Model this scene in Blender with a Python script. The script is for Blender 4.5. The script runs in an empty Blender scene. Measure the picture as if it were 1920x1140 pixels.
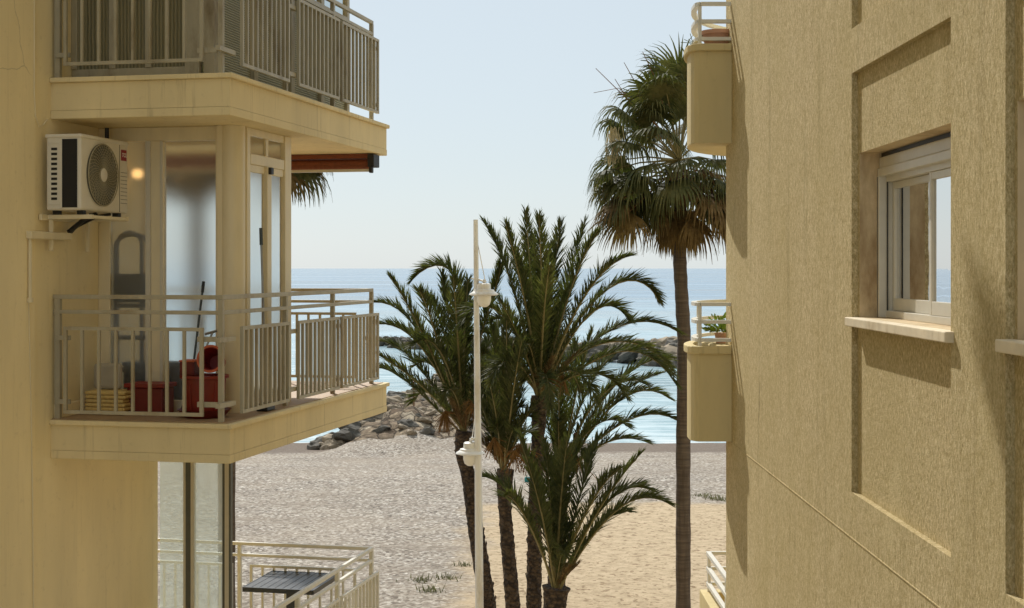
import bpy, bmesh, math, random
from mathutils import Vector, Matrix
R = math.radians
SC = bpy.context.scene
COL = SC.collection
H = 8.0            # eye height above the sea (m)
F = 2700.0         # focal length in photo pixels (photo 1920 wide)

# ------------------------------------------------------------------ camera
cam = bpy.data.cameras.new("camera"); camo = bpy.data.objects.new("camera", cam); COL.objects.link(camo)
cam.sensor_width = 36; cam.lens = F / 1920 * 36; cam.shift_y = -67 / 1920
cam.clip_start = 0.1; cam.clip_end = 60000
camo.location = (0, 0, H); camo.rotation_euler = (R(90), 0, 0)
SC.camera = camo

# ------------------------------------------------------------------ sky and sun
sd = Vector((-0.37, 1.0, 1.08)).normalized()          # towards the sun
el = math.asin(sd.z); az = math.atan2(sd.x, sd.y)
w = bpy.data.worlds.new("World"); SC.world = w; w.use_nodes = True
nt = w.node_tree
bg = nt.nodes["Background"]
sky = nt.nodes.new("ShaderNodeTexSky"); sky.sky_type = 'NISHITA'; sky.sun_disc = False
sky.sun_elevation = el; sky.sun_rotation = az; sky.altitude = 0
sky.air_density = 1.0; sky.dust_density = 0.6; sky.ozone_density = 3.0
hs = nt.nodes.new("ShaderNodeHueSaturation"); hs.inputs['Saturation'].default_value = 0.8
nt.links.new(sky.outputs[0], hs.inputs['Color']); 
hz = nt.nodes.new("ShaderNodeMixRGB"); hz.inputs[0].default_value = 0.76        # milky sea haze over the whole sky
hz.inputs[2].default_value = (6.75, 7.55, 7.95, 1)
nt.links.new(hs.outputs[0], hz.inputs[1]); nt.links.new(hz.outputs[0], bg.inputs[0])
bg.inputs[1].default_value = 0.085
sun = bpy.data.lights.new("sun", 'SUN'); so = bpy.data.objects.new("sun", sun); COL.objects.link(so)
sun.energy = 3.15; sun.angle = R(0.55); sun.color = (1.0, 0.965, 0.90)
so.rotation_euler = sd.to_track_quat('Z', 'Y').to_euler(); so.location = (-20, 60, 60)
SC.view_settings.view_transform = 'Standard'; SC.view_settings.look = 'None'
SC.view_settings.exposure = 0.30; SC.view_settings.gamma = 1.0
SC.render.engine = 'CYCLES'
try:
    SC.cycles.max_bounces = 12; SC.cycles.diffuse_bounces = 7; SC.cycles.transparent_max_bounces = 24
except Exception: pass

# ------------------------------------------------------------------ materials
def srgb(r, g, b):
    f = lambda c: (c/255/12.92 if c <= 10 else ((c/255+.055)/1.055)**2.4)
    return (f(r), f(g), f(b))
def mul(c, k): return tuple(min(1, max(0, v*k)) for v in c)
class NT:
    def __init__(s, name):
        s.m = bpy.data.materials.new(name); s.m.use_nodes = True; s.t = s.m.node_tree
        s.b = s.t.nodes["Principled BSDF"]; s.out = s.t.nodes["Material Output"]
    def n(s, typ, **kw):
        nd = s.t.nodes.new("ShaderNode" + typ)
        for k, v in kw.items():
            if k in nd.inputs: nd.inputs[k].default_value = v
            else: setattr(nd, k, v)
        return nd
    def l(s, a, b): s.t.links.new(a, b)
    def coord(s, scale=(1, 1, 1), loc=(0, 0, 0)):
        tc = s.n("TexCoord"); mp = s.n("Mapping"); mp.inputs['Scale'].default_value = scale
        mp.inputs['Location'].default_value = loc
        s.l(tc.outputs['Object'], mp.inputs[0]); return mp.outputs[0]
    def noise(s, vec, scale, detail=4, rough=.55):
        nd = s.n("TexNoise"); nd.inputs['Scale'].default_value = scale
        nd.inputs['Detail'].default_value = detail; nd.inputs['Roughness'].default_value = rough
        s.l(vec, nd.inputs['Vector']); return nd.outputs['Fac']
    def ramp(s, fac, stops):
        r = s.n("ValToRGB"); e = r.color_ramp.elements
        while len(e) < len(stops): e.new(.5)
        for i, (p, c) in enumerate(stops):
            e[i].position = p; e[i].color = (*c, 1) if len(c) == 3 else c
        s.l(fac, r.inputs[0]); return r.outputs[0]
    def mix(s, fac, a, b, mode='MIX'):
        m = s.n("MixRGB", blend_type=mode)
        for i, v in enumerate((fac, a, b)):
            if hasattr(v, 'is_linked') or hasattr(v, 'links'): s.l(v, m.inputs[i])
            elif isinstance(v, (int, float)): m.inputs[i].default_value = v
            else: m.inputs[i].default_value = (*v, 1)
        return m.outputs[0]
    def bump(s, h, strength=.3, dist=.01, prev=None):
        b = s.n("Bump"); b.inputs['Strength'].default_value = strength; b.inputs['Distance'].default_value = dist
        s.l(h, b.inputs['Height'])
        if prev is not None: s.l(prev, b.inputs['Normal'])
        return b.outputs[0]
    def fin(s, col=None, rough=None, nrm=None, metal=0, spec=None):
        if col is not None:
            if hasattr(col, 'links'): s.l(col, s.b.inputs['Base Color'])
            else: s.b.inputs['Base Color'].default_value = (*col, 1)
        if rough is not None:
            if hasattr(rough, 'links'): s.l(rough, s.b.inputs['Roughness'])
            else: s.b.inputs['Roughness'].default_value = rough
        if nrm is not None: s.l(nrm, s.b.inputs['Normal'])
        s.b.inputs['Metallic'].default_value = metal
        if spec is not None: s.b.inputs['Specular IOR Level'].default_value = spec
        return s.m
M = {}
def simple(name, col, rough=.6, var=.12, vs=6, bs=.15, bscale=60, metal=0, streak=False, spec=None, dirt=None):
    a = NT(name); v = a.coord((1, 1, .25) if streak else (1, 1, 1))
    n1 = a.noise(v, vs, 5)
    c = a.ramp(n1, [(.25, mul(col, 1-var)), (.75, mul(col, 1+var))])
    if dirt:
        n2 = a.noise(a.coord((1, 1, .35), (3, 1, 2)), 2.2, 8, .7)
        f = a.ramp(n2, [(.52, (0, 0, 0)), (.72, (1, 1, 1))])
        c = a.mix(f, c, dirt)
    nb = a.noise(a.coord(), bscale, 3)
    M[name] = a.fin(c, rough, a.bump(nb, bs, .004), metal, spec); return M[name]

def cracks(a, c, scale, dark, thin=.006, cover=.58):
    vo = a.n("TexVoronoi", feature='DISTANCE_TO_EDGE'); vo.inputs['Scale'].default_value = scale
    wv = a.n("TexNoise"); wv.inputs['Scale'].default_value = scale*2.5; wv.inputs['Detail'].default_value = 6
    p = a.coord(); a.l(p, wv.inputs['Vector']); ad = a.n("MixRGB", blend_type='ADD'); ad.inputs[0].default_value = .35
    a.l(p, ad.inputs[1]); a.l(wv.outputs['Color'], ad.inputs[2]); a.l(ad.outputs[0], vo.inputs['Vector'])
    m1 = a.ramp(vo.outputs['Distance'], [(0, (1, 1, 1)), (thin, (0, 0, 0))])
    m2 = a.ramp(a.noise(a.coord((1, 1, 1), (5, 5, 5)), scale*.7, 2), [(cover, (0, 0, 0)), (cover+.04, (.7,)*3)])
    return a.mix(a.mix(1, m1, m2, 'MULTIPLY'), c, dark)
cream = srgb(242, 227, 188)
# smooth painted wall of the left building
def painted(name, col, streaks=.5, stain=(.25, .19, .10)):
    a = NT(name)
    v = a.coord((1, 1, .3)); n1 = a.noise(v, 1.3, 6, .6)
    c = a.ramp(n1, [(.3, mul(col, .86)), (.7, mul(col, 1.06))])
    n2 = a.noise(a.coord((9, 9, .5)), 1.6, 6, .7)
    f = a.ramp(n2, [(.56, (0, 0, 0)), (.8, (streaks,)*3)])
    c = a.mix(f, c, stain)
    n4 = a.noise(a.coord((1, 1, 1), (4, 2, 9)), 14, 4, .6)
    c = a.mix(a.ramp(n4, [(.6, (0, 0, 0)), (.75, (.16,)*3)]), c, mul(stain, 1.2))
    c = cracks(a, c, .6, mul(col, .5), .004, .64)
    n3 = a.noise(a.coord(), 90, 3)
    M[name] = a.fin(c, .75, a.bump(n3, .12, .004), spec=.3)
painted('paint_cream', cream, .22)
painted('slab_cream', srgb(231, 214, 170), .6)
painted('balcony_cream', srgb(214, 196, 146), .5)
painted('balcony_soffit', srgb(225, 205, 175), .1)
# combed vertical stucco of the right building
a = NT('stucco')
v = a.coord((1, 1, .42)); n1 = a.noise(v, 62, 6, .78)
v2 = a.coord((1, 1, .45)); n2 = a.noise(v2, 140, 3, .65)
big = a.noise(a.coord((1, 1, .5)), 1.1, 7, .62)
c = a.ramp(n1, [(.34, srgb(160, 140, 98)), (.47, srgb(208, 188, 142)), (.64, srgb(246, 230, 188))])
c = a.mix(a.ramp(n2, [(.34, (.55,)*3), (.56, (0, 0, 0))]), c, srgb(132, 114, 70))  # shadows of the stucco grain painted in as dark flecks
c = a.mix(a.ramp(big, [(.35, (0, 0, 0)), (.7, (.4,)*3)]), c, srgb(184, 166, 112))
st = a.noise(a.coord((3, 3, .22), (2, 0, 0)), 1.5, 7, .7)
c = a.mix(a.ramp(st, [(.54, (0, 0, 0)), (.7, (.32,)*3)]), c, srgb(134, 116, 74))
st2 = a.noise(a.coord((1, 1, .8), (7, 1, 0)), 2.4, 5, .6)
c = a.mix(a.ramp(st2, [(.58, (0, 0, 0)), (.66, (.22,)*3)]), c, srgb(236, 220, 176))
c = cracks(a, c, .5, srgb(120, 102, 66), .0035, .6)
b1 = a.bump(n1, .75, .013); b2 = a.bump(n2, .8, .008, b1)
M['stucco'] = a.fin(c, .92, b2, spec=.15)
simple('reveal', srgb(206, 184, 146), .85, .1, 5, .3, 40, dirt=srgb(150, 122, 84))
simple('sill_stone', srgb(226, 212, 184), .7, .12, 8, .35, 50, dirt=srgb(170, 144, 100))
simple('rail_paint', srgb(174, 166, 144), .5, .1, 12, .2, 80, streak=True, dirt=srgb(146, 130, 100))
simple('rail_grey', srgb(172, 165, 144), .45, .1, 12, .2, 80, streak=True, dirt=srgb(120, 106, 80))
simple('rail_white', srgb(222, 219, 208), .45, .06, 12, .15, 60)
simple('frame_cream', srgb(226, 213, 180), .45, .07, 10, .1, 60, streak=True)
simple('frame_alu', srgb(206, 200, 184), .35, .05, 12, .05, 60)
simple('frame_dark', srgb(88, 90, 86), .4, .08, 12, .05, 60)
simple('black', (.012, .012, .013), .5, .2, 20, .1)
simple('ac_white', srgb(222, 216, 202), .4, .04, 10, .05, 40)
simple('ac_fan', srgb(96, 92, 76), .5, .06, 10, .05, 40)
simple('grille', srgb(158, 150, 124), .5, .05, 10, .05, 40)
simple('ac_coil', (.006, .006, .007), .6, .2, 90, .4, 200)
simple('badge_red', srgb(150, 24, 36), .35, .03)
simple('white', srgb(238, 236, 230), .4, .03)
simple('lamp_white', srgb(228, 228, 226), .4, .06, 14, .05, streak=True, dirt=srgb(190, 178, 158))
simple('awning_cloth', srgb(132, 74, 50), .8, .2, 25, .3, 90)
simple('red_plastic', srgb(132, 30, 20), .5, .2, 6, .1, dirt=srgb(110, 50, 36))
simple('dark_red', srgb(108, 26, 20), .45, .12, 8, .05)
simple('orange_clay', srgb(196, 96, 58), .6, .12, 8, .1)
simple('straw', srgb(214, 186, 118), .85, .18, 30, .5, 120)
simple('grey_cloth', srgb(176, 168, 150), .9, .08, 8, .3)
simple('metal_grey', srgb(150, 150, 146), .35, .08, 12, .05, metal=.6)
simple('ladder_grey', srgb(52, 50, 38), .5, .1, 12, .05)
simple('handle_blue', srgb(60, 70, 74), .45, .1, 12, .05)
simple('table_dark', srgb(56, 58, 64), .35, .15, 14, .1)
simple('rock', srgb(150, 134, 112), .9, .45, 1.6, 1.0, 5, dirt=srgb(80, 70, 58))
simple('rock_dark', srgb(92, 86, 76), .9, .45, 1.2, 1.0, 5, dirt=srgb(40, 38, 34))
simple('teal', srgb(30, 130, 130), .6, .1)
simple('skin', srgb(150, 96, 70), .6, .1)
simple('stem_brown', srgb(120, 84, 50), .8, .2, 20, .3)
simple('clay_pot', srgb(196, 150, 124), .7, .15, 10, .2)
simple('room_wall', srgb(222, 212, 186), .8, .05)
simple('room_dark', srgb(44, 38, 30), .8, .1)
simple('sheer_curtain', srgb(214, 222, 222), .8, .06, 12, .2)
# pleated blind
a = NT('blind'); wv = a.n("TexWave"); wv.bands_direction = 'Z'; wv.inputs['Scale'].default_value = 14
a.l(a.coord(), wv.inputs['Vector'])
c = a.ramp(wv.outputs['Fac'], [(.1, srgb(120, 122, 104)), (.6, srgb(176, 176, 156))])
M['blind'] = a.fin(c, .6, a.bump(wv.outputs['Fac'], .6, .01))
a = NT('shutter_curtain'); wv = a.n("TexWave"); wv.bands_direction = 'X'; wv.inputs['Scale'].default_value = 9
wv.inputs['Distortion'].default_value = 1.2
a.l(a.coord(), wv.inputs['Vector'])
c = a.ramp(wv.outputs['Fac'], [(.1, srgb(112, 108, 82)), (.7, srgb(142, 134, 104))])
M['shutter_curtain'] = a.fin(c, .75, a.bump(wv.outputs['Fac'], .5, .02))
# glass
def clear_glass(name, tint=(.9, .95, .95), ior=1.5, rough=.02, transp=.85):
    a = NT(name)
    tr = a.n("BsdfTransparent"); tr.inputs[0].default_value = (*mul(tint, transp), 1)
    gl = a.n("BsdfGlossy"); gl.inputs['Roughness'].default_value = rough
    nz = a.noise(a.coord(), 3, 3); gl_n = a.bump(nz, .03, .02); a.l(gl_n, gl.inputs['Normal'])
    fr = a.n("Fresnel"); fr.inputs[0].default_value = ior
    mx = a.n("MixShader"); a.l(fr.outputs[0], mx.inputs[0]); a.l(tr.outputs[0], mx.inputs[1]); a.l(gl.outputs[0], mx.inputs[2])
    a.l(mx.outputs[0], a.out.inputs[0]); M[name] = a.m
clear_glass('glass', ior=1.35)
clear_glass('glass_window', tint=(.8, .84, .84), ior=1.75)
def frosted(name, col, refr=.6, rough=.22, ior=1.2):
    a = NT(name)
    rf = a.n("BsdfRefraction"); rf.inputs['Color'].default_value = (*col, 1); rf.inputs['Roughness'].default_value = rough
    rf.inputs['IOR'].default_value = ior
    nz = a.noise(a.coord(), 120, 2); a.l(a.bump(nz, .3, .002), rf.inputs['Normal'])
    tl = a.n("BsdfTranslucent"); tl.inputs[0].default_value = (*col, 1)
    df = a.n("BsdfDiffuse"); df.inputs[0].default_value = (*mul(col, .9), 1)
    m1 = a.n("MixShader"); m1.inputs[0].default_value = .4; a.l(tl.outputs[0], m1.inputs[1]); a.l(df.outputs[0], m1.inputs[2])
    m2 = a.n("MixShader"); m2.inputs[0].default_value = refr; a.l(m1.outputs[0], m2.inputs[1]); a.l(rf.outputs[0], m2.inputs[2])
    a.l(m2.outputs[0], a.out.inputs[0]); M[name] = a.m
frosted('frosted', (.98, .99, .99), .84, .36, 1.12)
frosted('frosted_heavy', (.92, .93, .90), .66, .42)
def milky(name, col, transp=.4):
    a = NT(name)
    tr = a.n("BsdfTransparent"); tr.inputs[0].default_value = (.86, .98, 1, 1)
    tl = a.n("BsdfTranslucent"); tl.inputs[0].default_value = (*col, 1)
    df = a.n("BsdfDiffuse"); df.inputs[0].default_value = (*col, 1)
    gl = a.n("BsdfGlossy"); gl.inputs['Roughness'].default_value = .05
    m1 = a.n("MixShader"); m1.inputs[0].default_value = .12; a.l(tl.outputs[0], m1.inputs[1]); a.l(df.outputs[0], m1.inputs[2])
    m2 = a.n("MixShader"); m2.inputs[0].default_value = transp; a.l(m1.outputs[0], m2.inputs[1]); a.l(tr.outputs[0], m2.inputs[2])
    m3 = a.n("MixShader"); m3.inputs[0].default_value = .10; a.l(m2.outputs[0], m3.inputs[1]); a.l(gl.outputs[0], m3.inputs[2])
    a.l(m3.outputs[0], a.out.inputs[0]); M[name] = a.m
milky('milky_glass', (.90, 1.0, 1.0), .42)
a = NT('lamp_glow'); a.b.inputs['Emission Color'].default_value = (1, .56, .2, 1); a.b.inputs['Emission Strength'].default_value = 1.6
M['lamp_glow'] = a.fin((.9, .7, .4), .5)
# leaves
def leaf(name, c1, c2, c3, trans=.25, rough=.45):
    a = NT(name); n1 = a.noise(a.coord(), 2.2, 4, .6); n2 = a.noise(a.coord(), 14, 2)
    c = a.ramp(n1, [(.3, c1), (.5, c2), (.72, c3)])
    c = a.mix(a.ramp(n2, [(.4, (0, 0, 0)), (.7, (.5,)*3)]), c, mul(c3, 1.2))
    a.l(c, a.b.inputs['Base Color']); a.b.inputs['Roughness'].default_value = rough; a.b.inputs['Specular IOR Level'].default_value = .22
    tl = a.n("BsdfTranslucent"); a.l(a.mix(1, c, (1.0, 1.15, .5), 'MULTIPLY'), tl.inputs[0])
    mx = a.n("MixShader"); mx.inputs[0].default_value = trans
    a.l(a.b.outputs[0], mx.inputs[1]); a.l(tl.outputs[0], mx.inputs[2]); a.l(mx.outputs[0], a.out.inputs[0]); M[name] = a.m
leaf('fruit', (.12, .06, .02), (.18, .09, .025), (.26, .14, .04), .1, .7)
leaf('date_leaf', (.038, .047, .016), (.066, .077, .027), (.130, .128, .048), .38, .6)
leaf('fan_leaf', (.038, .048, .016), (.074, .083, .029), (.145, .135, .055), .28, .6)
leaf('dry_leaf', (.075, .048, .02), (.14, .092, .038), (.25, .17, .08), .25, .8)
leaf('rachis', (.14, .11, .04), (.20, .17, .07), (.27, .22, .10), .0, .5)
leaf('weed', (.08, .08, .04), (.13, .125, .06), (.20, .19, .10), .2, .8)
leaf('plant_leaf', (.07, .11, .02), (.16, .22, .04), (.32, .34, .07), .3, .5)
leaf('flower_straw', (.5, .42, .27), (.62, .54, .38), (.72, .65, .48), .2, .8)
a = NT('trunk_bark'); v = a.coord((1, 1, 1)); vo = a.n("TexVoronoi"); vo.inputs['Scale'].default_value = 11
a.l(a.coord((1, 1, 1.6)), vo.inputs['Vector'])
n1 = a.noise(v, 9, 5, .7)
c = a.ramp(vo.outputs['Distance'], [(.05, (.13, .085, .05)), (.35, (.075, .05, .032)), (.6, (.03, .02, .014))])
c = a.mix(a.ramp(n1, [(.45, (0, 0, 0)), (.7, (.7,)*3)]), c, (.17, .12, .075))
M['trunk_bark'] = a.fin(c, .95, a.bump(vo.outputs['Distance'], 1, .06))
a = NT('fan_trunk'); v = a.coord((.6, .6, 9)); n1 = a.noise(v, 2.2, 5, .7); n2 = a.noise(a.coord((6, 6, .5)), 3, 4)
c = a.ramp(n1, [(.3, (.07, .05, .036)), (.6, (.15, .115, .085)), (.8, (.22, .17, .125))])
c = a.mix(a.ramp(n2, [(.45, (0, 0, 0)), (.7, (.6,)*3)]), c, (.06, .045, .032))
M['fan_trunk'] = a.fin(c, .95, a.bump(n1, .8, .03))
# beach: pebbles, sand, wet rim
a = NT('beach')
geo = a.n("NewGeometry"); sep = a.n("SeparateXYZ"); a.l(geo.outputs['Position'], sep.inputs[0])
P = a.coord()
vo = a.n("TexVoronoi"); vo.inputs['Scale'].default_value = 13.0; a.l(P, vo.inputs['Vector'])
vr = a.n("RGBToBW"); a.l(vo.outputs['Color'], vr.inputs[0])
n1 = a.noise(P, 9.0, 6, .8); nb = a.noise(P, .35, 5, .6)
peb = a.ramp(vr.outputs[0], [(.12, srgb(92, 84, 76)), (.4, srgb(166, 155, 142)), (.7, srgb(196, 186, 172)), (.9, srgb(236, 228, 216))])
peb = a.mix(a.ramp(n1, [(.38, (.75,)*3), (.55, (0, 0, 0))]), peb, srgb(120, 106, 94))
trk = a.noise(a.coord((.16, 1.4, 1), (3, 2, 0)), .8, 6, .65)
peb = a.mix(a.ramp(trk, [(.5, (0, 0, 0)), (.62, (.38,)*3)]), peb, srgb(132, 120, 106))
peb = a.mix(a.ramp(nb, [(.4, (0, 0, 0)), (.7, (.4,)*3)]), peb, srgb(184, 168, 148))
ns = a.noise(a.coord((1, 1.2, 1)), 3.2, 7, .78); ns2 = a.noise(a.coord((1, 1, 1), (9, 3, 0)), 7, 4, .6)
sandc = a.ramp(ns, [(.3, srgb(164, 142, 114)), (.5, srgb(200, 178, 146)), (.7, srgb(220, 198, 166))])
sandc = a.mix(a.ramp(ns2, [(.37, (.9,)*3), (.44, (0, 0, 0))]), sandc, srgb(140, 116, 88))
def mathn(op, x, y=None):
    m = a.n("Math", operation=op)
    for i, v_ in enumerate((x, y)):
        if v_ is None: continue
        if isinstance(v_, (int, float)): m.inputs[i].default_value = v_
        else: a.l(v_, m.inputs[i])
    return m.outputs[0]
edge = a.noise(a.coord((1, 1, 1), (1, 7, 0)), .8, 6, .65)
ex = mathn('MULTIPLY', mathn('SUBTRACT', edge, .5), 2.6)
mx_ = mathn('ADD', sep.outputs[0], ex)
s1 = a.n("MapRange"); s1.inputs[1].default_value = -1.5; s1.inputs[2].default_value = -.5; a.l(mx_, s1.inputs[0])
my_ = mathn('ADD', sep.outputs[1], ex)
s2 = a.n("MapRange"); s2.inputs[1].default_value = 42.6; s2.inputs[2].default_value = 41.8; a.l(my_, s2.inputs[0])
sf = mathn('MULTIPLY', s1.outputs[0], s2.outputs[0])
col = a.mix(sf, peb, sandc)
wz = mathn('ADD', sep.outputs[2], mathn('MULTIPLY', ex, .06))
wet = a.n("MapRange"); wet.inputs[1].default_value = .36; wet.inputs[2].default_value = .27; a.l(wz, wet.inputs[0])
col = a.mix(mathn('MULTIPLY', wet.outputs[0], .85), col, srgb(118, 104, 92))
h = mathn('ADD', mathn('MULTIPLY', vr.outputs[0], .5), n1)
b1 = a.bump(h, .75, .045); b2 = a.bump(mathn('ADD', ns, mathn('MULTIPLY', ns2, .5)), .6, .10, b1)
M['beach'] = a.fin(col, .95, b2, spec=.2)
a = NT('jetty_rock'); P = a.coord((1, .8, 1.5)); n1 = a.noise(P, 2.2, 8, .75)
wob = a.n("MixRGB", blend_type='ADD'); wob.inputs[0].default_value = .5; a.l(P, wob.inputs[1])
wn = a.n("TexNoise"); wn.inputs['Scale'].default_value = 1.6; wn.inputs['Detail'].default_value = 5; a.l(P, wn.inputs['Vector']); a.l(wn.outputs['Color'], wob.inputs[2])
ve = a.n("TexVoronoi", feature='DISTANCE_TO_EDGE'); ve.inputs['Scale'].default_value = 1.5; a.l(wob.outputs[0], ve.inputs['Vector'])
vc_ = a.n("TexVoronoi"); vc_.inputs['Scale'].default_value = 1.5; a.l(wob.outputs[0], vc_.inputs['Vector'])
bw = a.n("RGBToBW"); a.l(vc_.outputs['Color'], bw.inputs[0])
c = a.ramp(bw.outputs[0], [(.2, srgb(120, 102, 84)), (.45, srgb(178, 158, 132)), (.7, srgb(214, 198, 172)), (.85, srgb(150, 132, 110))])
c = a.mix(a.ramp(n1, [(.42, (.7,)*3), (.56, (0, 0, 0))]), c, srgb(112, 96, 80))
c = a.mix(a.ramp(ve.outputs['Distance'], [(.0, (1, 1, 1)), (.09, (0, 0, 0))]), c, srgb(70, 60, 50))
b1 = a.bump(ve.outputs['Distance'], 1, .5); b2 = a.bump(n1, 1, .25, b1)
M['jetty_rock'] = a.fin(c, .95, b2, spec=.15)
# sea
a = NT('sea'); P = a.coord()
w1 = a.noise(a.coord((.28, 1, 1)), .9, 6, .62); w2 = a.noise(a.coord((.05, .35, 1)), .35, 5, .6); w3 = a.noise(a.coord((.004, .022, 1)), 1.0, 5, .6)
geo = a.n("NewGeometry"); sep = a.n("SeparateXYZ"); a.l(geo.outputs['Position'], sep.inputs[0])
nr = a.n("MapRange"); nr.inputs[1].default_value = 70; nr.inputs[2].default_value = 420; a.l(sep.outputs[1], nr.inputs[0])
near = a.ramp(w1, [(.38, srgb(140, 170, 178)), (.5, srgb(178, 202, 208)), (.62, srgb(204, 222, 226))])
far = a.ramp(w3, [(.35, srgb(92, 122, 146)), (.55, srgb(118, 146, 168)), (.72, srgb(172, 192, 206))])
c = a.mix(nr.outputs[0], near, far)
fm = a.n("MapRange"); fm.inputs[1].default_value = 71; fm.inputs[2].default_value = 65.5; a.l(sep.outputs[1], fm.inputs[0])
fn = a.ramp(a.noise(a.coord((.35, 1.6, 1), (4, 0, 0)), 1.1, 6, .7), [(.46, (0, 0, 0)), (.58, (1, 1, 1))])
c = a.mix(a.mix(1, fm.outputs[0], fn, 'MULTIPLY'), c, srgb(240, 244, 242))
M['sea'] = a.fin(c, a.ramp(w3, [(.4, (.12,)*3), (.65, (.28,)*3)]), None)
bb = a.bump(w1, .55, .35); bb = a.bump(w2, .6, 1.2, bb); a.l(bb, a.b.inputs['Normal'])
a.b.inputs['IOR'].default_value = 1.33
simple('foam', srgb(222, 232, 230), .8, .05, 4, .3)
simple('tiles', srgb(176, 150, 120), .6, .1, 5, .2)

# ------------------------------------------------------------------ mesh helper
class MB:
    def __init__(s): s.bm = bmesh.new()
    def box(s, x0, x1, y0, y1, z0, z1):
        v = [s.bm.verts.new((x, y, z)) for z in (z0, z1) for y in (y0, y1) for x in (x0, x1)]
        for f in ((0, 2, 3, 1), (4, 5, 7, 6), (0, 1, 5, 4), (2, 6, 7, 3), (0, 4, 6, 2), (1, 3, 7, 5)):
            s.bm.faces.new([v[i] for i in f])
        return s
    def quad(s, *p): s.bm.faces.new([s.bm.verts.new(q) for q in p]); return s
    def bar(s, a, b, w, h=None, up=(0, 0, 1)):
        a = Vector(a); b = Vector(b); h = h or w; d = (b-a).normalized(); up = Vector(up)
        if abs(d.dot(up)) > .99: up = Vector((0, 1, 0))
        sx = d.cross(up).normalized(); sy = sx.cross(d).normalized()
        vs = [s.bm.verts.new(p + sx*(i*w/2) + sy*(j*h/2)) for p in (a, b) for (i, j) in ((-1, -1), (1, -1), (1, 1), (-1, 1))]
        for f in ((0, 1, 2, 3)[::-1], (4, 5, 6, 7), (0, 4, 5, 1)[::-1], (1, 5, 6, 2)[::-1], (2, 6, 7, 3)[::-1], (3, 7, 4, 0)[::-1]):
            s.bm.faces.new([vs[i] for i in f])
        return s
    def tube(s, pts, r, n=8, cap=True):
        pts = [Vector(p) for p in pts]; rs = r if isinstance(r, (list, tuple)) else [r]*len(pts)
        rings = []; up = None
        for i, p in enumerate(pts):
            d = (pts[min(i+1, len(pts)-1)] - pts[max(i-1, 0)]).normalized()
            if up is None:
                up = Vector((0, 0, 1)) if abs(d.z) < .9 else Vector((1, 0, 0))
            sx = d.cross(up).normalized(); up = sx.cross(d).normalized()
            rings.append([s.bm.verts.new(p + (sx*math.cos(t)+up*math.sin(t))*rs[i]) for t in [2*math.pi*k/n for k in range(n)]])
        for q in range(len(rings)-1):
            for k in range(n):
                s.bm.faces.new((rings[q][k], rings[q][(k+1) % n], rings[q+1][(k+1) % n], rings[q+1][k]))
        if cap:
            s.bm.faces.new(rings[0][::-1]); s.bm.faces.new(rings[-1])
        return s
    def lathe(s, prof, c=(0, 0, 0), n=24, axis=(0, 0, 1)):
        c = Vector(c); ax = Vector(axis).normalized(); u = ax.orthogonal().normalized(); v = ax.cross(u)
        rings = []
        for r, z in prof:
            if r < 1e-5: rings.append([s.bm.verts.new(c+ax*z)])
            else: rings.append([s.bm.verts.new(c+ax*z+(u*math.cos(t)+v*math.sin(t))*r) for t in [2*math.pi*k/n for k in range(n)]])
        for q in range(len(rings)-1):
            A, B = rings[q], rings[q+1]
            for k in range(n):
                k2 = (k+1) % n
                if len(A) == 1 and len(B) == 1: continue
                if len(A) == 1: s.bm.faces.new((A[0], B[k2], B[k]))
                elif len(B) == 1: s.bm.faces.new((A[k], A[k2], B[0]))
                else: s.bm.faces.new((A[k], A[k2], B[k2], B[k]))
        return s
    def prism(s, poly, z0, z1):
        lo = [s.bm.verts.new((x, y, z0)) for x, y in poly]; hi = [s.bm.verts.new((x, y, z1)) for x, y in poly]
        s.bm.faces.new(lo[::-1]); s.bm.faces.new(hi)
        for i in range(len(poly)):
            j = (i+1) % len(poly); s.bm.faces.new((lo[i], lo[j], hi[j], hi[i]))
        return s
    def build(s, name, mat, parent=None, bevel=0, smooth=False, normals=True):
        if normals: bmesh.ops.recalc_face_normals(s.bm, faces=s.bm.faces[:])
        me = bpy.data.meshes.new(name); s.bm.to_mesh(me); s.bm.free()
        me.materials.append(M[mat])
        if smooth:
            for p in me.polygons: p.use_smooth = True
        o = bpy.data.objects.new(name, me); COL.objects.link(o)
        if parent is not None: o.parent = parent
        if bevel:
            b = o.modifiers.new("bevel", 'BEVEL'); b.width = bevel; b.segments = 2; b.limit_method = 'ANGLE'; b.angle_limit = R(40)
        if smooth:
            try: me.set_sharp_from_angle(angle=R(42))
            except Exception: pass
        return o
def tag(o, label, cat, group=None):
    o['label'] = label; o['category'] = cat
    if group: o['group'] = group
    return o
def thing(name, loc, rz, label, cat, group=None):
    o = bpy.data.objects.new(name, None); COL.objects.link(o); o.empty_display_size = .2
    o.location = loc; o.rotation_euler = (0, 0, rz); return tag(o, label, cat, group)
def struct(o): o['kind'] = 'structure'; return o
def stuff(o): o['kind'] = 'stuff'; return o
def copy_tree(o, parent=None):
    c = o.copy(); COL.objects.link(c); c.parent = parent
    for ch in [k for k in bpy.data.objects if k.parent == o]: copy_tree(ch, c)
    return c
def W(px, py, Y): return Vector(((px-960)/F*Y, Y, H+(503-py)/F*Y))
rng = random.Random(7)

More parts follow.
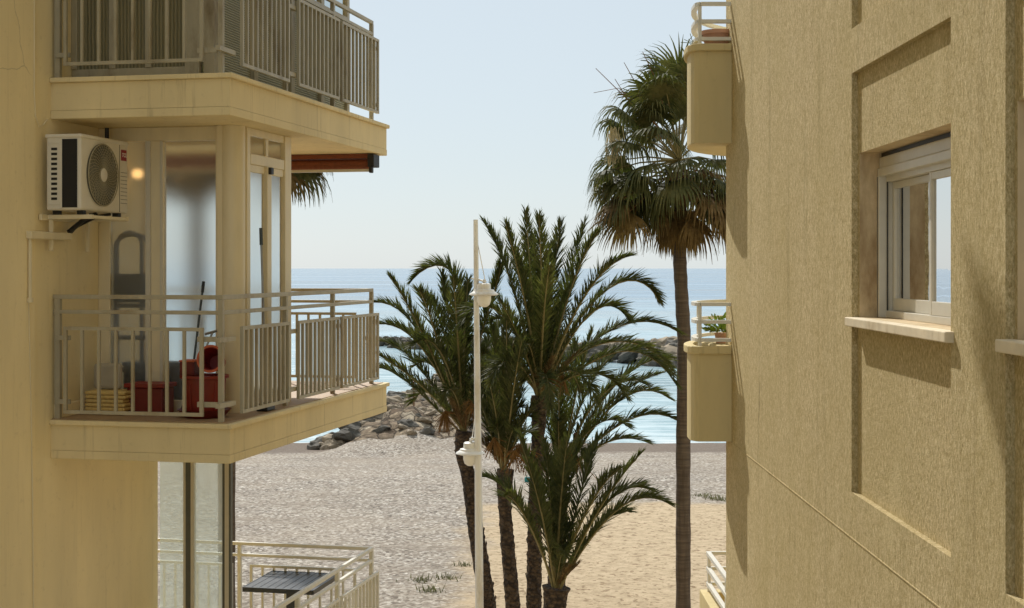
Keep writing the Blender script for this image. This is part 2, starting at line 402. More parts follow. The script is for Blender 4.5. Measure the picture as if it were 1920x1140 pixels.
# ------------------------------------------------------------------ terrain
from mathutils import noise as mn
def ground_h(x, y):
    if y < 30: z = 1.32
    elif y < 48: z = 1.32 - (y-30)/18*.30
    elif y < 66: q = (y-48)/18; z = 1.02*(1-q) - .10*q*(1-q)
    else: z = -(y-66)*.07
    z += .035*mn.noise(Vector((x*.35, y*.35, 0))) + (.02*mn.noise(Vector((x*1.3, y*1.3, 3))) if y < 70 else 0)
    if 58 < y < 106:      # rocky mole at the left
        cx = -4.1 + (y-66)*.055; hw = 3.6 - max(0, (y-66))*.03
        d = abs(x-cx)/hw; e = max(0, 1-max(0, d-.55)/.45); e = e*e*(3-2*e)
        t = min(1, max(0, (y-58)/6)) * min(1, max(0, (104-y)/6))
        z2 = 1.25 + .55*mn.noise(Vector((x*.55, y*.4, 5))) + .3*mn.noise(Vector((x*1.6, y*1.1, 1)))
        z = z + (z2-z)*e*t if z2 > z else z
    return max(z, -3)
def grid(name, xs, ys, mat, hf, msel=None, mats=()):
    me = bpy.data.meshes.new(name)
    vs = [(x, y, hf(x, y)) for y in ys for x in xs]; nx = len(xs)
    fs = [(j*nx+i, j*nx+i+1, (j+1)*nx+i+1, (j+1)*nx+i) for j in range(len(ys)-1) for i in range(nx-1)]
    me.from_pydata(vs, [], fs); me.materials.append(M[mat])
    for k in mats: me.materials.append(M[k])
    for p in me.polygons:
        p.use_smooth = True
        if msel: p.material_index = msel(p.center)
    o = bpy.data.objects.new(name, me); COL.objects.link(o); return o
xs = [-300, -150, -80, -50, -35] + [-26+.5*i for i in range(105)] + [35, 50, 80, 150, 300]
ys = [-60, -20, 0, 8] + [14+.5*i for i in range(100)] + [64+.35*i for i in range(122)] + [110, 150]
def sel(c):
    cx = -4.1 + (c.y-66)*.055
    return 1 if (60 < c.y < 105 and abs(c.x-cx) < 3.6 - max(0, c.y-66)*.03 + .6*mn.noise(c*.8) and c.y > 61.5 + 2.5*mn.noise(c*.35)) else 0
struct(grid('beach', xs, ys, 'beach', ground_h, sel, ('jetty_rock',)))
sy = [55 + 2*i for i in range(60)] + [180*1.35**i for i in range(18)]
sx = [-30000, -6000, -1200, -250, -60, 0, 60, 250, 1200, 6000, 30000]
struct(grid('sea', sx, sy + [45000], 'sea', lambda x, y: 0.0))

simple('paving', srgb(206, 200, 184), .85, .12, 3, .3, 30)
m = MB(); m.box(-9, 9, -60, 13.5, 1.0, 1.45); struct(m.build('pavement', 'paving'))  # unseen pale street paving, added to bounce light onto the shaded walls
# rocks
def rock_mesh(name, mat, seed):
    bm = bmesh.new(); bmesh.ops.create_icosphere(bm, subdivisions=3, radius=.5)
    for v in bm.verts:
        n = mn.noise(v.co*1.7+Vector((seed*7, 0, 0))); n2 = mn.noise(v.co*4+Vector((0, seed*3, 0)))
        c = v.co.copy(); c *= 1+.45*n+.13*n2
        q = .22; c = Vector((c.x*1.2, c.y, c.z*.72)); c = Vector([round(k/q)*q*.45+k*.55 for k in c]); v.co = c
    me = bpy.data.meshes.new(name); bm.to_mesh(me); bm.free(); me.materials.append(M[mat]); return me
RK = [rock_mesh('boulder', 'rock' if k % 2 else 'rock_dark', k) for k in range(6)]
RD = [rock_mesh('boulder', 'rock_dark', k+9) for k in range(3)]
def place_rock(p, s, label, group, pool=RK, r=rng):
    o = bpy.data.objects.new('boulder', r.choice(pool)); COL.objects.link(o)
    o.location = p; o.scale = (s*r.uniform(.8, 1.4), s*r.uniform(.8, 1.2), s*r.uniform(.7, 1.0))
    o.rotation_euler = (r.uniform(-.4, .4), r.uniform(-.4, .4), r.uniform(0, 6.3)); tag(o, label, 'boulder', group)
r2 = random.Random(3)
lab2 = 'flat tan stone half sunk in the top of the rocky mole behind the left palm'
lab = 'jumbled grey brown boulder on the seaward edge of the rocky mole, left of the palms'
for k in range(175):                     # edge of the mole facing left
    y = 61.5+39*r2.random()**1.3; cx = -4.1+(y-66)*.055; hw = 3.6-(y-66)*.03
    x = cx - hw*r2.uniform(.62, 1.12) if k < 90 else cx + hw*r2.uniform(-.8, .95)
    s = r2.uniform(.6, 1.35) if k < 90 else r2.uniform(.3, .9)
    place_rock((x, y, max(-.1, ground_h(x, y))+s*(.12 if k < 90 else .02)), s, lab if k < 90 else lab2, 'boulders along the rocky mole', r=r2)
lab = 'grey brown boulder heaped in the long low breakwater out in the water'
for k in range(125):
    t = (k+r2.random())/125; x = -15 + 30.0*t; off = r2.uniform(-1, 1); yc = 117 + (1-t)*34
    hs_ = .28+.72*t; y = yc + off*2.6; z = 1.75*hs_*(1-abs(off)*.85) * min(1, (1.02-t)*14) + r2.uniform(-.25, .25)*hs_
    if y < yc-1.5: pool = RD; lb = 'dark wet boulder at the waterline of the long offshore breakwater'
    else: pool = RK; lb = lab
    place_rock((x, y, z), r2.uniform(1.5, 2.7)*(.55+.45*t), lb, 'boulders of the offshore breakwater', pool, r2)

# ------------------------------------------------------------------ LEFT BUILDING
C = (-2.41, 12.3); A12 = -R(12)
LB = thing('apartment_building', (C[0], C[1], 0), A12,
           'cream painted apartment building on the left with sea facing balconies', 'building')
def mb(): return MB()
XW = -1.68; YS = 2.10
# main walls: street side wall and sea wall
m = mb(); m.box(-12, XW, -.305, YS, .9, H+13.2); m.build('wall', 'paint_cream', LB)
m = mb(); m.box(-12, XW+.03, -14, -.307, .9, H+13.2); m.build('wall', 'paint_cream', LB)
m = mb(); m.box(-12.2, XW+.2, -14.2, YS+.2, H+13.2, H+13.6); m.build('roof', 'slab_cream', LB)
def balcony_slab(zt, th, L=4.57, wid=None):
    m = mb(); m.box(XW, -.002, .002, L, zt-th+.075, zt-.045)
    m.box(-12, XW+.001, YS+.002, L, zt-th+.075, zt-.045)
    o = m.build('balcony_slab', 'slab_cream', LB)
    m = mb(); m.box(XW-.0, .03, -.03, L+.03, zt-.043, zt); m.box(-12, XW-.002, YS+.004, L+.03, zt-.043, zt)
    m.build('edge_cap', 'slab_cream', o, bevel=.008)
    m = mb(); m.box(XW+.0, .004, -.004, L+.004, zt-th, zt-th+.0725); m.box(-12, XW-.002, YS+.004, L+.004, zt-th, zt-th+.0725)
    m.build('drip_edge', 'slab_cream', o, bevel=.006)
    return o
balcony_slab(H-1.33, .34); balcony_slab(H+1.67, .36)
balcony_slab(H+4.67, .36); balcony_slab(H+7.67, .36); balcony_slab(H+10.67, .36)
balcony_slab(H-4.29, .36)
# terrace podium below
m = mb(); m.box(-12, -.1, YS+.01, 4.4, .9, H-4.66); m.box(XW+.01, -.1, .1, YS, .9, H-4.66); m.build('wall', 'paint_cream', LB)
m = mb(); m.box(XW+.002, -.02, .02, 4.5, H-1.328, H-1.322); m.build('floor_tiles', 'tiles', LB)
# small kerb at the wall end of the lower balcony
m = mb(); m.box(XW+.001, XW+.06, .05, .5, H-1.321, H-1.20); m.build('kerb', 'paint_cream', LB, bevel=.006)

# --- lower enclosure (glazed box) ---
GY = .85; GX = -.25; ZF = H-1.321; ZC = H+1.309
def glazed_front():
    f = mb()   # frames on the front
    f.box(XW+.002, XW+.12, GY, GY+.07, ZF, ZC)                       # left post
    f.box(XW+.12, -.46, GY+.004, GY+.066, ZC-.13, ZC)               # head
    f.box(XW+.12, -.46, GY+.004, GY+.066, ZF, ZF+.10)               # foot
    f.box(-1.14, -1.02, GY-.012, GY+.075, ZF+.10, ZC-.13)           # meeting stiles
    f.box(-.50, -.43, GY-.01, GY+.08, ZF, ZC)
    fo = f.build('window_frame', 'frame_cream', LB, bevel=.006)
    g = mb(); g.quad((XW+.12, GY+.03, ZF+.10), (-1.14, GY+.03, ZF+.10), (-1.14, GY+.03, ZC-.13), (XW+.12, GY+.03, ZC-.13))
    g.build('pane', 'frosted_heavy', fo, normals=False)
    g = mb(); g.quad((-1.02, GY+.03, ZF+.10), (-.50, GY+.03, ZF+.10), (-.50, GY+.03, ZC-.13), (-1.02, GY+.03, ZC-.13))
    g.build('pane', 'frosted', fo, normals=False)
    s = mb()
    s.box(-1.19, -1.14, GY-.02, GY-.013, ZF+.10, ZC-.13)
    s.box(-1.045, -1.02, GY-.02, GY-.013, ZF+.10, ZC-.13)
    s.build('sliding_stile', 'frame_alu', fo)
glazed_front()
m = mb(); m.tube([(-.36, GY+.06, ZF), (-.36, GY+.06, ZC)], .115, 28); m.box(-.47, -.40, GY-.035, GY-.011, ZF, ZC); m.build('column', 'frame_cream', LB, smooth=True)
def glazed_side():
    f = mb(); y0 = GY+.17; y1 = 2.10; zt = H+1.02
    f.box(GX-.06, GX, y0-.03, y0+.05, ZF, ZC); f.box(GX-.06, GX+.012, y1-.17, y1, ZF, ZC)
    f.box(GX-.058, GX-.002, y0+.05, y1-.17, ZC-.07, ZC)
    f.box(GX-.056, GX+.004, y0+.05, y1-.17, zt-.05, zt+.05)
    f.box(GX-.056, GX-.004, y0+.05, y1-.17, ZF, ZF+.09)
    ym = (y0+y1-.12)/2
    f.box(GX-.05, GX-.006, ym-.03, ym+.03, zt+.05, ZC-.07)
    f.box(GX-.052, GX+.02, ym-.06, ym+.05, ZF+.09, zt-.05)
    f.box(GX-.05, GX-.006, y0+.05, ym-.06, zt-.12, zt-.05); f.box(GX-.05, GX-.006, ym+.05, y1-.17, zt-.12, zt-.05)
    fo = f.build('window_frame', 'frame_cream', LB, bevel=.006)
    for (a0, a1, b0, b1) in ((y0+.05, ym-.03, zt+.05, ZC-.07), (ym+.03, y1-.17, zt+.05, ZC-.07),
                             (y0+.05, ym-.06, ZF+.09, zt-.12), (ym+.05, y1-.17, ZF+.09, zt-.12)):
        g = mb(); g.quad((GX-.03, a0, b0), (GX-.03, a1, b0), (GX-.03, a1, b1), (GX-.03, a0, b1)); g.build('pane', 'frosted', fo, normals=False)
    l = mb(); l.box(GX+.0, GX+.05, ym-.035, ym+.03, zt-.12, zt-.055); l.build('catch', 'black', fo, bevel=.004)
glazed_side()
# sea side glazing of the enclosure
f = mb(); zt = H+1.02
for x0, x1 in ((XW+.002, XW+.08), (GX-.06, GX-.003)): f.box(x0, x1, YS-.08, YS-.01, ZF, ZC)
f.box(XW+.08, GX-.06, YS-.075, YS-.015, ZC-.08, ZC); f.box(XW+.08, GX-.06, YS-.075, YS-.015, ZF, ZF+.12)
fo = f.build('window_frame', 'frame_cream', LB)
g = mb(); g.quad((XW+.08, YS-.04, ZF+.12), (GX-.06, YS-.04, ZF+.12), (GX-.06, YS-.04, ZC-.08), (XW+.08, YS-.04, ZC-.08)); g.build('pane', 'glass', fo, normals=False)
# wall lamp inside
t = thing('wall_lamp', (C[0], C[1], 0), A12, 'glowing wall lamp seen blurred through the frosted pane beside the air conditioner', 'lamp')
m = mb(); m.lathe([(0, -.045), (.04, -.035), (.055, 0), (.04, .035), (0, .045)], (-1.565, 1.55, H+.92), 16); m.build('bulb', 'lamp_glow', t, smooth=True)
m = mb(); m.bar((-1.678, 1.55, H+.92), (-1.64, 1.55, H+.92), .07); m.build('bracket', 'metal_grey', t)

# awning
t = thing('awning', (C[0], C[1], H+1.2), A12, 'rolled terracotta awning under the seaward end of the upper left balcony', 'awning')
m = mb(); m.tube([(-3.2, 4.25, -.01), (-.10, 4.25, -.01)], .06, 14); m.build('cloth_roll', 'awning_cloth', t, smooth=True)
m = mb(); m.box(-3.2, -.1, 4.17, 4.33, .055, .105); m.build('cassette', 'awning_cloth', t)
m = mb(); m.bar((-3.2, 4.17, -.085), (-.06, 4.17, -.085), .035, .03); m.build('front_bar', 'frame_alu', t)
m = mb(); m.box(-.099, -.02, 4.14, 4.36, -.045, .10); m.box(-.08, -.04, 4.13, 4.2, -.115, -.046); m.build('end_cap', 'black', t, bevel=.01)
m = mb(); m.bar((-1.2, 4.1, -.07), (-1.2, 4.4, -.07), .05, .035); m.build('arm_joint', 'black', t)

# --- upper enclosure behind the upper railing (and the ones above, casting shade) ---
def upper_box(zf, zc, detail):
    x1 = -.30; y0 = .35; y1 = 4.12; zs = zf+1.12
    f = mb()
    f.box(x1-.10, x1, y0, y0+.10, zf, zc); f.box(x1-.27, x1-.13, y0-.02, y0+.06, zf, zc)
    f.box(x1-.06, x1, y1-.08, y1, zf, zc)
    f.box(x1-.05, x1+.02, y0+.10, y1-.08, zs-.05, zs+.04)
    f.box(x1-.05, x1-.004, y0+.10, y1-.08, zf, zf+.08); f.box(x1-.05, x1-.004, y0+.10, y1-.08, zc-.1, zc)
    f.box(XW+.002, x1-.27, y0+.01, y0+.05, zf, zf+.12); f.box(XW+.002, x1-.27, y0+.01, y0+.05, zc-.12, zc)
    for yy in (1.32, 2.3, 3.2): f.box(x1-.052, x1+.006, yy-.05, yy+.05, zf+.08, zc-.1)
    for xx in (XW+.03, -1.28, -.93): f.box(xx-.03, xx+.03, y0, y0+.055, zf+.12, zc-.12)
    fo = f.build('window_frame', 'rail_grey', LB, bevel=.005)
    c = mb(); c.quad((x1-.035, y0+.10, zf+.08), (x1-.035, y1-.08, zf+.08), (x1-.035, y1-.08, zs-.05), (x1-.035, y0+.10, zs-.05))
    c.build('blind', 'blind', fo, normals=False)
    c = mb(); c.quad((XW+.01, y0+.035, zf+.12), (x1-.1, y0+.035, zf+.12), (x1-.1, y0+.035, zc-.12), (XW+.01, y0+.035, zc-.12))
    c.build('curtain', 'shutter_curtain', fo, normals=False)
    g = mb(); g.quad((x1-.03, y0+.10, zs+.04), (x1-.03, y1-.08, zs+.04), (x1-.03, y1-.08, zc-.1), (x1-.03, y0+.10, zc-.1))
    g.build('pane', 'glass', fo, normals=False)
    g = mb(); g.quad((XW+.01, y1-.04, zf), (x1-.06, y1-.04, zf), (x1-.06, y1-.04, zc), (XW+.01, y1-.04, zc))
    g.build('pane', 'glass', fo, normals=False)
    return fo
upper_box(H+1.672, H+4.308, True)
for k in (4.672, 7.672, 10.672): upper_box(H+k, H+k+2.6, False)

# --- railings ---
def panel_front(x0, x1, z0, z1, y, n, parent, mat, horiz=True):
    m = mb(); t = .03
    m.box(x0, x1, y-t/2, y+t/2, z0, z0+t); m.box(x0, x1, y-t/2, y+t/2, z1-t, z1)
    for i in range(n):
        x = x0+t/2 + (x1-x0-t)*i/(n-1); wd = t/2 if i in (0, n-1) else .012
        m.box(x-wd, x+wd, y-t/2+.001, y+t/2-.001, z0+t, z1-t)
    return m.build('baluster_panel', mat, parent)
def panel_side(y0, y1, z0, z1, x, n, parent, mat):
    m = mb(); t = .03
    m.box(x-t/2, x+t/2, y0, y1, z0, z0+t); m.box(x-t/2, x+t/2, y0, y1, z1-t, z1)
    for i in range(n):
        y = y0+t/2 + (y1-y0-t)*i/(n-1); wd = t/2 if i in (0, n-1) else .014
        m.box(x-t/2+.001, x+t/2-.001, y-wd, y+wd, z0+t, z1-t)
    return m.build('baluster_panel', mat, parent)
def railing(name, zt, hgt, p0, p1, mat, label, front=True, two=True, ys=(.05, 1.57, 2.95, 4.30), sea=True, ypan=((.30, 1.45), (1.70, 2.91), (3.0, 4.3)), nb=11, y_start=.05):
    t = thing(name, (C[0], C[1], zt), A12, label, 'railing')
    xr = -.10; zr = hgt; m = mb(); s = .04
    ye = ys[-1]
    rails = [(zr-s, zr), (zr-s-.13, zr-.13-.005)] if two else [(zr-s, zr)]
    for a0, a1 in rails:
        m.box(xr-s/2, xr+s/2, y_start-s/2, ye+s/2, a0, a1)
        if front: m.box(XW+.005, xr-s/2, .05-s/2+.002, .05+s/2-.002, a0+.001, a1-.001)
        if sea: m.box(-11, xr-s/2, ye-s/2+.002, ye+s/2-.002, a0+.001, a1-.001)
    m.build('hand_rail', mat, t, bevel=.004)
    for y in ys:
        m = mb(); m.box(xr-.021, xr+.021, y-.021, y+.021, 0, zr-s); m.build('post', mat, t)
        for z in (p0+.10, p1-.10):
            if y == ys[0] and front: m = mb(); m.box(xr-.2, xr-.02, .0, .028, z-.022, z+.022); m.build('bracket', mat, t)
            m = mb(); m.box(xr+.021, xr+.062, y-.17, y+.17, z-.02, z+.02) if y != ys[-1] else m.box(xr+.021, xr+.062, y-.2, y+.02, z-.02, z+.02)
            m.build('bracket', mat, t)
    if front:
        m = mb(); m.box(XW+.02, XW+.07, .03, .072, 0, zr-s); m.build('post', mat, t)
        panel_front(-1.54, -.234, p0, p1, -.02, 9, t, mat)
        for z in (p0+.10, p1-.10): m = mb(); m.box(XW+.05, -1.5, .0, .03, z-.02, z+.02); m.build('bracket', mat, t)
    for a0, a1 in ypan: panel_side(a0, a1, p0, p1, xr+.08, nb, t, mat)
    if sea:
        x = -.3
        while x > -6:
            panel_front(x-1.3, x, p0, p1, ye+.05, 10, t, mat)
            m = mb(); m.box(x-1.41-.02, x-1.41+.02, ye-.021, ye+.021, 0, zr-s); m.build('post', mat, t)
            x -= 1.52
    return t
railing('balcony_railing', H-1.33, 1.10, .06, .82, 'rail_paint', 'beige metal balcony railing in front of the frosted glazing with red tubs behind it')
railing('balcony_railing', H+1.67, 1.17, .10, .95, 'rail_grey', 'grey metal balcony railing with outward baluster panels at the top left of the view', sea=False)
railing('terrace_railing', H-4.29, 1.09, .06, .82, 'rail_white', 'pale metal railing around the lowest left terrace with the dark table', front=False, y_start=.3, ys=(.6, 1.9, 3.1, 4.30))

# --- wind screen on ground terrace ---
t = thing('glass_screen', (C[0], C[1], H-4.29), A12, 'tall milky glass screen with dark metal posts below the left balcony', 'glass screen')
for x0, x1, mt in ((-1.41, -1.385, 'frame_alu'), (-1.385, -1.33, 'frame_dark'), (-1.33, -1.295, 'frame_alu'), (-.985, -.96, 'frame_dark'), (-.96, -.915, 'frame_alu'), (-.915, -.895, 'frame_dark')):
    m = mb(); m.box(x0, x1, YS+.02, YS+.07, .002, 2.62-.012); m.build('post', mt, t)
for x0, x1 in ((XW+.003, -1.41), (-1.295, -.985)):
    m = mb(); m.quad((x0, YS+.04, .02), (x1, YS+.04, .02), (x1, YS+.04, 2.6), (x0, YS+.04, 2.6)); m.build('pane', 'milky_glass', t)

# terrace table
t = thing('table', W(553, 1075, 16.5)[:2] + (H-4.29,) if False else (-2.49, 16.3, H-4.29), A12, 'dark slatted table with a single thick leg on the lowest left terrace', 'table')
m = mb()
for i in range(9): m.box(-.40+i*.09, -.40+i*.09+.082, -.44, .44, .735, .757)
m.box(-.41, .41, -.45, -.43, .71, .76); m.box(-.41, .41, .43, .45, .71, .76); m.box(-.415, -.402, -.44, .44, .71, .76); m.box(.402, .415, -.44, .44, .71, .76)
m.build('table_top', 'table_dark', t)
m = mb(); m.box(-.05, .05, -.05, .05, .03, .734); m.build('leg', 'table_dark', t)
m = mb(); m.box(-.26, .26, -.26, .26, 0, .03); m.build('base', 'table_dark', t, bevel=.008)

# --- air conditioner ---
t = thing('air_conditioner', (C[0], C[1], H+.49), A12, 'white outdoor air conditioner with a red badge, hung on the left wall', 'air conditioner')
X0, X1, Y0, Y1, AZ = -1.62, -1.29, -.18, .68, .67
m = mb(); m.box(X0, X1, Y0, Y1, .012, AZ-.02); m.build('casing', 'ac_white', t, bevel=.018)
m = mb(); m.box(X0-.008, X1+.008, Y0-.008, Y1+.008, AZ-.035, AZ); m.build('lid', 'ac_white', t, bevel=.012)
m = mb(); m.box(X0+.155, X1-.035, Y0-.006, Y0+.02, .035, AZ-.045); m.build('coil', 'ac_coil', t)
m = mb()
for i in range(11): m.box(X0+.05, X0+.105, Y0-.003, Y0+.01, .10+i*.043, .122+i*.043)
m.build('vent_slots', 'black', t)
m = mb(); m.box(X0+.135, X0+.155, Y0-.012, Y0, .03, AZ-.04); m.box(X0+.02, X0+.135, Y0-.006, Y0, .585, .592); m.box(X0+.02, X0+.135, Y0-.006, Y0, .06, .067)
m.build('side_trim', 'ac_white', t, bevel=.003)
fy = .19; fz = .335
m = mb(); m.lathe([(0, 0), (.275, 0), (.275, .004), (0, .004)], (X1, fy, fz), 48, (1, 0, 0)); m.build('fan_opening', 'ac_fan', t)
m = mb()
for k in range(5):
    a0 = k*2*math.pi/5
    pts = []
    for q, rr in enumerate((.06, .15, .25)):
        for dd in (-.28, .28):
            ang = a0+dd+q*.25; pts.append((X1+.006+(.004 if dd > 0 else 0), fy+rr*math.cos(ang), fz+rr*math.sin(ang)))
    m.quad(pts[0], pts[2], pts[3], pts[1]); m.quad(pts[2], pts[4], pts[5], pts[3])
m.build('fan_blades', 'frame_dark', t)
m = mb()
for rr in [.07+.0225*i for i in range(10)]:
    m.tube([(X1+.018, fy+rr*math.cos(q*math.pi/20), fz+rr*math.sin(q*math.pi/20)) for q in range(41)], .0022 if rr < .26 else .006, 4, False)
for k in range(40):
    a0 = k*math.pi/20
    m.tube([(X1+.02, fy+rr*math.cos(a0+(rr-.06)*3.0), fz+rr*math.sin(a0+(rr-.06)*3.0)) for rr in (.06, .13, .2, .275)], .003, 4, False)
m.build('fan_grille', 'grille', t)
m = mb(); m.lathe([(0, .03), (.05, .028), (.062, .02), (.062, 0)], (X1, fy, fz), 24, (1, 0, 0)); m.build('fan_hub', 'ac_white', t, smooth=True)
m = mb(); m.box(X1, X1+.004, .515, .518, .02, AZ-.04)
for i in range(9): m.box(X1, X1+.003, .54, .66, .10+i*.035, .104+i*.035)
m.build('panel_line', 'ac_fan', t)
bd = mb(); bd.box(X1+.001, X1+.006, .545, .645, .49, .59); bd = bd.build('badge', 'badge_red', t, bevel=.002)
cu = bpy.data.curves.new('lettering', 'FONT'); cu.body = 'TCL'; cu.size = .05; cu.extrude = .001; cu.align_x = 'CENTER'; cu.align_y = 'CENTER'; cu.shear = .2; cu.offset = .0006
tmp = bpy.data.objects.new('tmp', cu); COL.objects.link(tmp)
dg = bpy.context.evaluated_depsgraph_get(); me = bpy.data.meshes.new_from_object(tmp.evaluated_get(dg)); bpy.data.objects.remove(tmp)
me.transform(Matrix.Translation((X1+.008, .595, .54)) @ Matrix.Rotation(R(90), 4, 'Z') @ Matrix.Rotation(R(90), 4, 'X'))
me.materials.clear(); me.materials.append(M['white']); lo = bpy.data.objects.new('lettering', me); COL.objects.link(lo); lo.parent = bd
# feet and bracket
m = mb()
for y in (Y0+.10, Y1-.12):
    for x in (X0+.05, X1-.05): m.box(x-.03, x+.03, y-.03, y+.03, -.022, .013)
m.build('rubber_foot', 'black', t, bevel=.005)
m = mb()
for y in (Y0+.10, Y1-.12): m.box(XW+.002, X1+.06, y-.025, y+.02, -.062, -.024)
m.box(XW+.006, XW+.035, Y0-.03, Y1+.02, -.075, -.02); m.box(X1+.03, X1+.062, Y0+.12, Y1-.145, -.058, -.03)
for y in (Y0+.10, Y1-.12): m.box(XW+.036, XW+.07, y-.015, y+.015, -.34, -.063)
m.build('bracket', 'frame_cream', t, bevel=.004)
m = mb(); m.tube([(X0+.2, .35, -.002), (X0+.1, .3, -.05), (X0+.03, .24, -.13), (X0, .2, -.17)], .022, 8); m.tube([(X0+.25, .5, .0), (X0+.18, .4, -.02), (X0+.02, .30, -.12), (X0, .25, -.17)], .013, 8)
m.build('hose', 'black', t, smooth=True)
# trunking, conduit, cables on the wall
t = thing('cable_trunking', (C[0], C[1], H), A12, 'cream cable trunking and conduit on the left wall under the air conditioner', 'conduit')
m = mb(); m.box(XW+.032, XW+.085, -.46, .22, .25, .315); m.build('duct', 'frame_cream', t, bevel=.008)
m = mb(); m.tube([(XW+.05, -.42, .25), (XW+.05, -.42, -.26)], .016, 8); m.lathe([(0, -.02), (.028, -.02), (.028, .02), (0, .02)], (XW+.05, -.42, -.27), 12); m.build('conduit', 'frame_cream', t, smooth=True)
t2 = mb(); t2.tube([(XW+.036, -.42, -.28), (XW+.036, -.38, -1.2), (XW+.036, -.36, -1.9), (XW+.036, -.34, -3.2), (XW+.036, -.34, -6.5)], .006, 6)
t2.build('cable', 'frame_cream', t)
t = thing('cable', (C[0], C[1], H), A12, 'thin looping cable beside the wall edge under the upper left balcony', 'cable')
m = mb(); m.tube([(XW+.036, -.33, 3.0), (XW+.036, -.33, 1.9), (XW+.036, -.33, 1.5), (XW+.036, -.31, 1.30), (XW+.03, -.24, 1.22), (XW+.02, -.16, 1.24), (XW+.015, -.08, 1.30)], .006, 6); m.build('cable_run', 'frame_cream', t)
m = mb(); m.tube([(XW+.15, .74, 1.30), (XW+.15, .74, 1.16), (XW+.15, .74, 1.0)], .02, 8); m.build('pipe', 'black', t)

# --- things on the lower balcony ---
def LT(name, x, y, label, cat, z=H-1.321, rz=0, group=None):
    cx = C[0] + x*math.cos(A12) - y*math.sin(A12); cy = C[1] + x*math.sin(A12) + y*math.cos(A12)
    return thing(name, (cx, cy, z), A12+rz, label, cat, group)
t = LT('mat_stack', -1.36, .50, 'stack of folded straw mats low behind the left end of the balcony railing', 'mat stack')
m = mb()
for i in range(6): m.box(-.19+rng.uniform(-.01, .01), .19+rng.uniform(-.015, .015), -.13, .13+rng.uniform(-.02, .02), .002+i*.036, .034+i*.036)
m.build('folded_mats', 'straw', t, bevel=.012)
t = LT('cushion', -1.42, .58, 'pale grey cushion standing on the straw mats', 'cushion', z=H-1.321+.215)
m = mb(); m.box(-.15, .12, -.035, .035, 0, .24); m.build('cushion_body', 'grey_cloth', t, bevel=.03)
t = LT('red_box', -1.02, .62, 'low dark red plastic box with a lid between the mats and the red tub', 'box')
m = mb(); m.box(-.19, .16, -.12, .12, 0, .24); m.build('box_body', 'dark_red', t, bevel=.01)
m = mb(); m.box(-.21, .18, -.14, .14, .241, .28); m.build('lid', 'red_plastic', t, bevel=.008)
t = LT('basin', -.42, .42, 'flat dark red basin on the balcony floor under the big red tub', 'basin')
m = mb(); m.lathe([(0, 0), (.17, 0), (.235, .07), (.24, .072), (.22, .068), (.16, .012), (0, .012)], n=28); m.build('basin_body', 'dark_red', t, smooth=True)
t = LT('tub', -.42, .42, 'big red plastic tub at the corner of the left balcony', 'tub', z=H-1.321+.014)
m = mb(); m.lathe([(0, 0), (.155, 0), (.19, .33), (.215, .335), (.215, .36), (.18, .36), (.145, .01), (0, .01)], n=32)
for k in range(10):
    a0 = k*math.pi/5; m.bar((.165*math.cos(a0), .165*math.sin(a0), .04), (.187*math.cos(a0), .187*math.sin(a0), .3), .008)
m.build('tub_body', 'red_plastic', t, smooth=True)
m = mb(); m.box(-.17, -.04, -.08, .08, .31, .47); m.build('box', 'dark_red', None)
o = bpy.data.objects['box']; bpy.data.objects.remove(o)
t = LT('crate', -.55, .44, 'small dark red crate set in the big red tub behind the railing', 'crate', z=H-1.321+.37)
m = mb(); m.box(-.075, .065, -.09, .09, .0, .012); m.box(-.075, -.06, -.09, .09, .012, .12); m.box(.05, .065, -.09, .09, .012, .12); m.box(-.06, .05, -.09, -.075, .012, .12); m.box(-.06, .05, .075, .09, .012, .12); m.build('crate_body', 'dark_red', t, bevel=.004)
m = mb(); m.box(-.08, .07, -.095, .095, .121, .135); m.build('rim', 'orange_clay', t)
t = LT('bucket', -.33, .38, 'round red bucket lying on its side on top of the tub, mouth towards the viewer', 'bucket', z=H-1.321+.375)
m = mb(); m.lathe([(0, 0), (.075, 0), (.105, .2), (.115, .2), (.115, .215), (.098, .215), (.068, .012), (0, .012)], (0, .12, .10), 28, (.1, -1, .25)); m.build('bucket_body', 'red_plastic', t, smooth=True)
m = mb(); m.lathe([(.118, .196), (.124, .2), (.124, .216), (.116, .219), (.105, .216)], (0, .12, .10), 28, (.1, -1, .25)); m.build('rim', 'orange_clay', t, smooth=True)
t = LT('mop', -.62, .62, 'dark handled mop leaning upright left of the red tub', 'mop')
m = mb(); m.tube([(-.03, -.02, .12), (.02, .18, 1.18)], .011, 8); m.build('handle', 'handle_blue', t, smooth=True)
m = mb(); m.tube([(.017, .165, 1.10), (.021, .182, 1.20)], .015, 8); m.build('grip', 'black', t)
m = mb(); m.lathe([(0, .16), (.03, .14), (.075, .03), (.08, 0), (0, 0)], (-.035, -.03, 0), 14); m.build('mop_head', 'black', t)
t = LT('stick', -.50, .62, 'short grey stick with a cross handle leaning beside the red tub', 'stick')
m = mb(); m.tube([(-.06, .0, .3), (-.02, .08, .62), (.01, .14, .74)], .01, 8); m.build('shaft', 'metal_grey', t, smooth=True)
m = mb(); m.tube([(-.06, .13, .72), (.05, .14, .75)], .012, 8); m.build('cross_handle', 'metal_grey', t)
t = LT('broom', -.14, 1.2, 'thin grey broom handle leaning against the side glazing behind the railing', 'broom')
m = mb(); m.tube([(.04, -.12, .05), (-.085, .06, 1.68)], .011, 8); m.build('handle', 'metal_grey', t, smooth=True)
m = mb(); m.tube([(-.075, .045, 1.54), (-.086, .061, 1.70)], .017, 8); m.build('grip', 'handle_blue', t)
m = mb(); m.box(-.02, .09, -.22, -.02, 0, .07); m.build('brush', 'black', t, bevel=.01)
